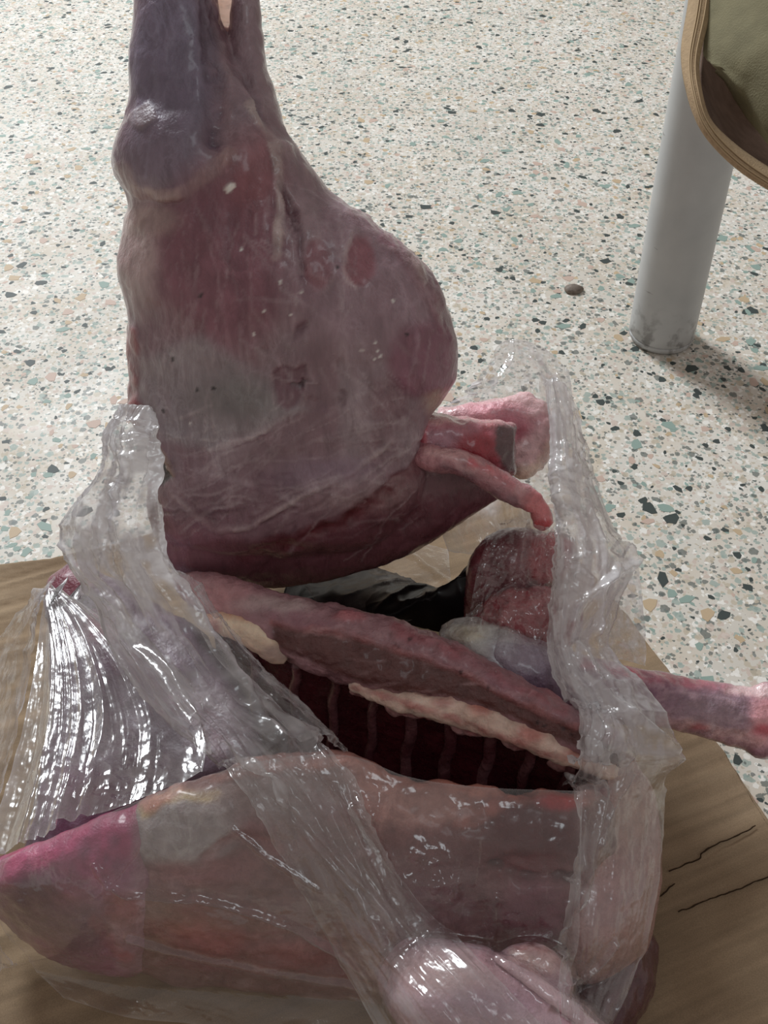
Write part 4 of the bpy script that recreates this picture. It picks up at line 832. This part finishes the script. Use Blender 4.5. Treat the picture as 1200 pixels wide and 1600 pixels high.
# film over the chest's outer wall and down to the cardboard
film('bag_front', [
 [(-15, 1352, .50), (120, 1292, .472), (250, 1238, .468), (400, 1190, .466), (540, 1180, .466), (640, 1214, .468), (760, 1230, .47), (910, 1236, .475)],
 [(-10, 1410, .50), (120, 1370, .468), (250, 1320, .466), (400, 1290, .464), (540, 1290, .464), (640, 1300, .466), (760, 1310, .468), (908, 1320, .472)],
 [(10, 1460, .51), (120, 1440, .48), (250, 1410, .468), (400, 1400, .466), (540, 1400, .466), (640, 1400, .466), (760, 1400, .468), (906, 1400, .47)],
 [(40, 1490, .52), (130, 1490, .50), (250, 1480, .488), (400, 1480, .48), (540, 1490, .478), (640, 1490, .47), (760, 1480, .468), (902, 1480, .468)],
 [(60, 1520, .53), (150, 1530, .525), (260, 1540, .515), (400, 1550, .51), (540, 1560, .50), (640, 1560, .48), (760, 1560, .46), (874, 1550, .47)],
 [(100, 1560, .52), (200, 1590, .51), (300, 1600, .505), (420, 1620, .50), (540, 1630, .49), (650, 1640, .47), (780, 1650, .46), (880, 1620, .47)]], 220, 150, M['film'], lambda u, v: .05+.05*smooth01((v-.6)/.2), .0035, .0012, (7, 3), edge_milk=.25, fine=.0004,
 folds=[([(148, 1350), (180, 1385), (235, 1398), (300, 1402), (420, 1432), (520, 1482), (600, 1540)], 4, .0035, .9), ([(200, 1462), (300, 1490), (420, 1515), (600, 1545)], 4, .003, .6), ([(235, 1260), (210, 1330), (150, 1400)], 4, .002, .5),
        ([(718, 1270), (716, 1330), (712, 1400)], 3, .003, .7), ([(748, 1262), (744, 1340), (738, 1380)], 3, .003, .6), ([(775, 1400), (770, 1450), (760, 1490)], 3, .003, .7), ([(560, 1250), (600, 1330), (640, 1440), (690, 1520)], 6, .004, .8), ([(520, 1230), (560, 1310), (600, 1400)], 5, .004, .7),
        ([(360, 1290), (420, 1340), (500, 1390)], 3, .002, .4), ([(840, 1260), (846, 1340), (852, 1440)], 3, .0025, .4)],
 crumples=[(665, 1365, 45, 40, .008), (575, 1255, 30, 30, .008), (600, 1450, 60, 40, .006), (830, 1500, 50, 30, .006), (450, 1200, 60, 30, .005), (230, 1395, 60, 20, .004)])
film('bag_wrap', [
 [(730, 985, .55), (745, 900, .565), (765, 840, .575), (790, 815, .585)],
 [(770, 1000, .545), (785, 920, .56), (810, 860, .57), (825, 815, .585)],
 [(830, 1010, .54), (838, 940, .555), (845, 870, .57), (850, 820, .585)],
 [(890, 1015, .54), (890, 950, .555), (888, 880, .57), (886, 830, .58)]], 90, 90, M['film'], .07, .003, .005, (5, 5), edge_milk=.15,
 folds=[([(818, 840), (812, 890), (822, 915)], 3, .004, 1.), ([(745, 990), (770, 940), (810, 915)], 3, .004, .9), ([(810, 915), (850, 930), (885, 925)], 3, .004, .9), ([(845, 940), (856, 970), (850, 985)], 3, .003, .8)], crumples=[(800, 960, 60, 40, .006), (850, 920, 40, 20, .006)])
film('bag_inside', [
 [(470, 905, .68), (560, 880, .69), (630, 846, .72), (700, 860, .72)],
 [(500, 950, .66), (580, 930, .66), (650, 915, .67), (705, 910, .67)],
 [(540, 990, .61), (610, 980, .62), (670, 960, .63), (710, 945, .64)]], 60, 50, M['film'], .05, None, .0015, (5, 4), edge_milk=.3, folds=[([(610, 850), (650, 875), (700, 915)], 4, .003, .8)], fine=.0004)

# ================================================================== CHIPS IN THE TERRAZZO
gx = {}
cardE = [(e[0], e[1]) for e in E] + [(.52, -.12), (E[0, 0], -.12)]
variants = []
for vi in range(10):
    kk = int(rng.integers(5, 9)); a = np.sort(rng.uniform(0, 2*math.pi, kk)); a = np.linspace(0, 2*math.pi, kk, endpoint=False)+rng.normal(0, .22, kk)
    r = rng.uniform(.6, 1.1, kk); variants.append(np.stack([r*np.cos(a), r*np.sin(a)*rng.uniform(.5, .95)], 1))
def chip_geo(var, s, rot, x, y, h):
    c, s_ = math.cos(rot), math.sin(rot); p = var*s; q = np.stack([p[:, 0]*c-p[:, 1]*s_+x, p[:, 0]*s_+p[:, 1]*c+y], 1); n = len(q)
    ce = q.mean(0)
    Vt = np.concatenate([np.c_[q, np.zeros(n)-.0005], np.c_[ce+(q-ce)*.96, np.full(n, h)]]); F = [(i, (i+1) % n, n+(i+1) % n, n+i) for i in range(n)]+[tuple(range(n, 2*n))]
    return Vt, F
kinds = [('chip_dark', 1150, .0039), ('chip_teal', 800, .0042), ('chip_tan', 480, .0042), ('chip_pink', 340, .0046)]
cand = []
for mn, dens, sz in kinds:
    n = int(dens*2.9*2.3)
    for _ in range(n):
        y = rng.uniform(.12, 2.4); x = rng.uniform(-1.2, 1.2)
        if abs(x) > .14+.46*y: continue
        cand.append((mn, x, y, sz*float(np.exp(rng.normal(-.15, .45)))))
cx = np.array([c[1] for c in cand]); cy = np.array([c[2] for c in cand]); cs = np.array([min(c[3], .0088) for c in cand])
oncard = inpoly(cx, cy, cardE)
px, py, D = proj(np.stack([cx, cy, 0*cx], 1))
score = cs/D*np.sqrt(np.clip((CAM_H/np.hypot(cx, np.hypot(cy, CAM_H))), .1, 1))
order = np.argsort(-score); seen = set()
for i in order:
    if len(seen) >= 296: break
    if oncard[i] or not (4 < px[i] < 1196 and 4 < py[i] < 1596): continue
    d = Vector((cx[i], cy[i], .001))-Vector(EYE); h = BV.ray_cast(Vector(EYE), d.normalized(), 5)
    if h[3] is not None and h[3] < d.length-.012: continue
    seen.add(int(i))
vm = {}
for mn, _, _ in kinds:
    for vi, var in enumerate(variants):
        vt, f = chip_geo(var, 1, 0, 0, 0, 0); vt[:, 2] = np.where(vt[:, 2] < 0, -.05, .025)
        me = bpy.data.meshes.new('stone_chip'); me.from_pydata(vt.tolist(), [], f); me.update(); me.materials.append(M[mn]); vm[(mn, vi)] = me
fb = np.array(floor.location)
for i in seen:
    o = bpy.data.objects.new('stone_chip', vm[(cand[i][0], int(rng.integers(10)))]); COL.objects.link(o); o.parent = floor
    s = cs[i]; o.scale = (s, s, s*1.0); o.location = (cx[i]-fb[0], cy[i]-fb[1], -fb[2]+.00001*rng.uniform(0, 6)); o.rotation_euler.z = rng.uniform(0, 6.28)
for mn, _, _ in kinds:
    gs = [chip_geo(variants[int(rng.integers(10))], cs[i], rng.uniform(0, 6.28), cx[i], cy[i], .00003+.0001*rng.random()) for i in range(len(cand)) if cand[i][0] == mn and i not in seen and not oncard[i]]
    vt, f = join(gs); o = mesh_obj('stone_chips', vt, f, M[mn], floor, smooth=False, solid=False); o['kind'] = 'stuff'

pb = W(896, 452, .002)
vt, f = ball((0, 0, 0), 1, (.0105, .0075, .0045), 12, 18); vt = vt*(1+.18*fbm(vt*170, 3))[:, None]; vt = vt+pb
o = mesh_obj('pebble', vt, f, M['pebble']); tag(o, 'small grey brown pebble lying on the floor left of white leg', 'pebble')
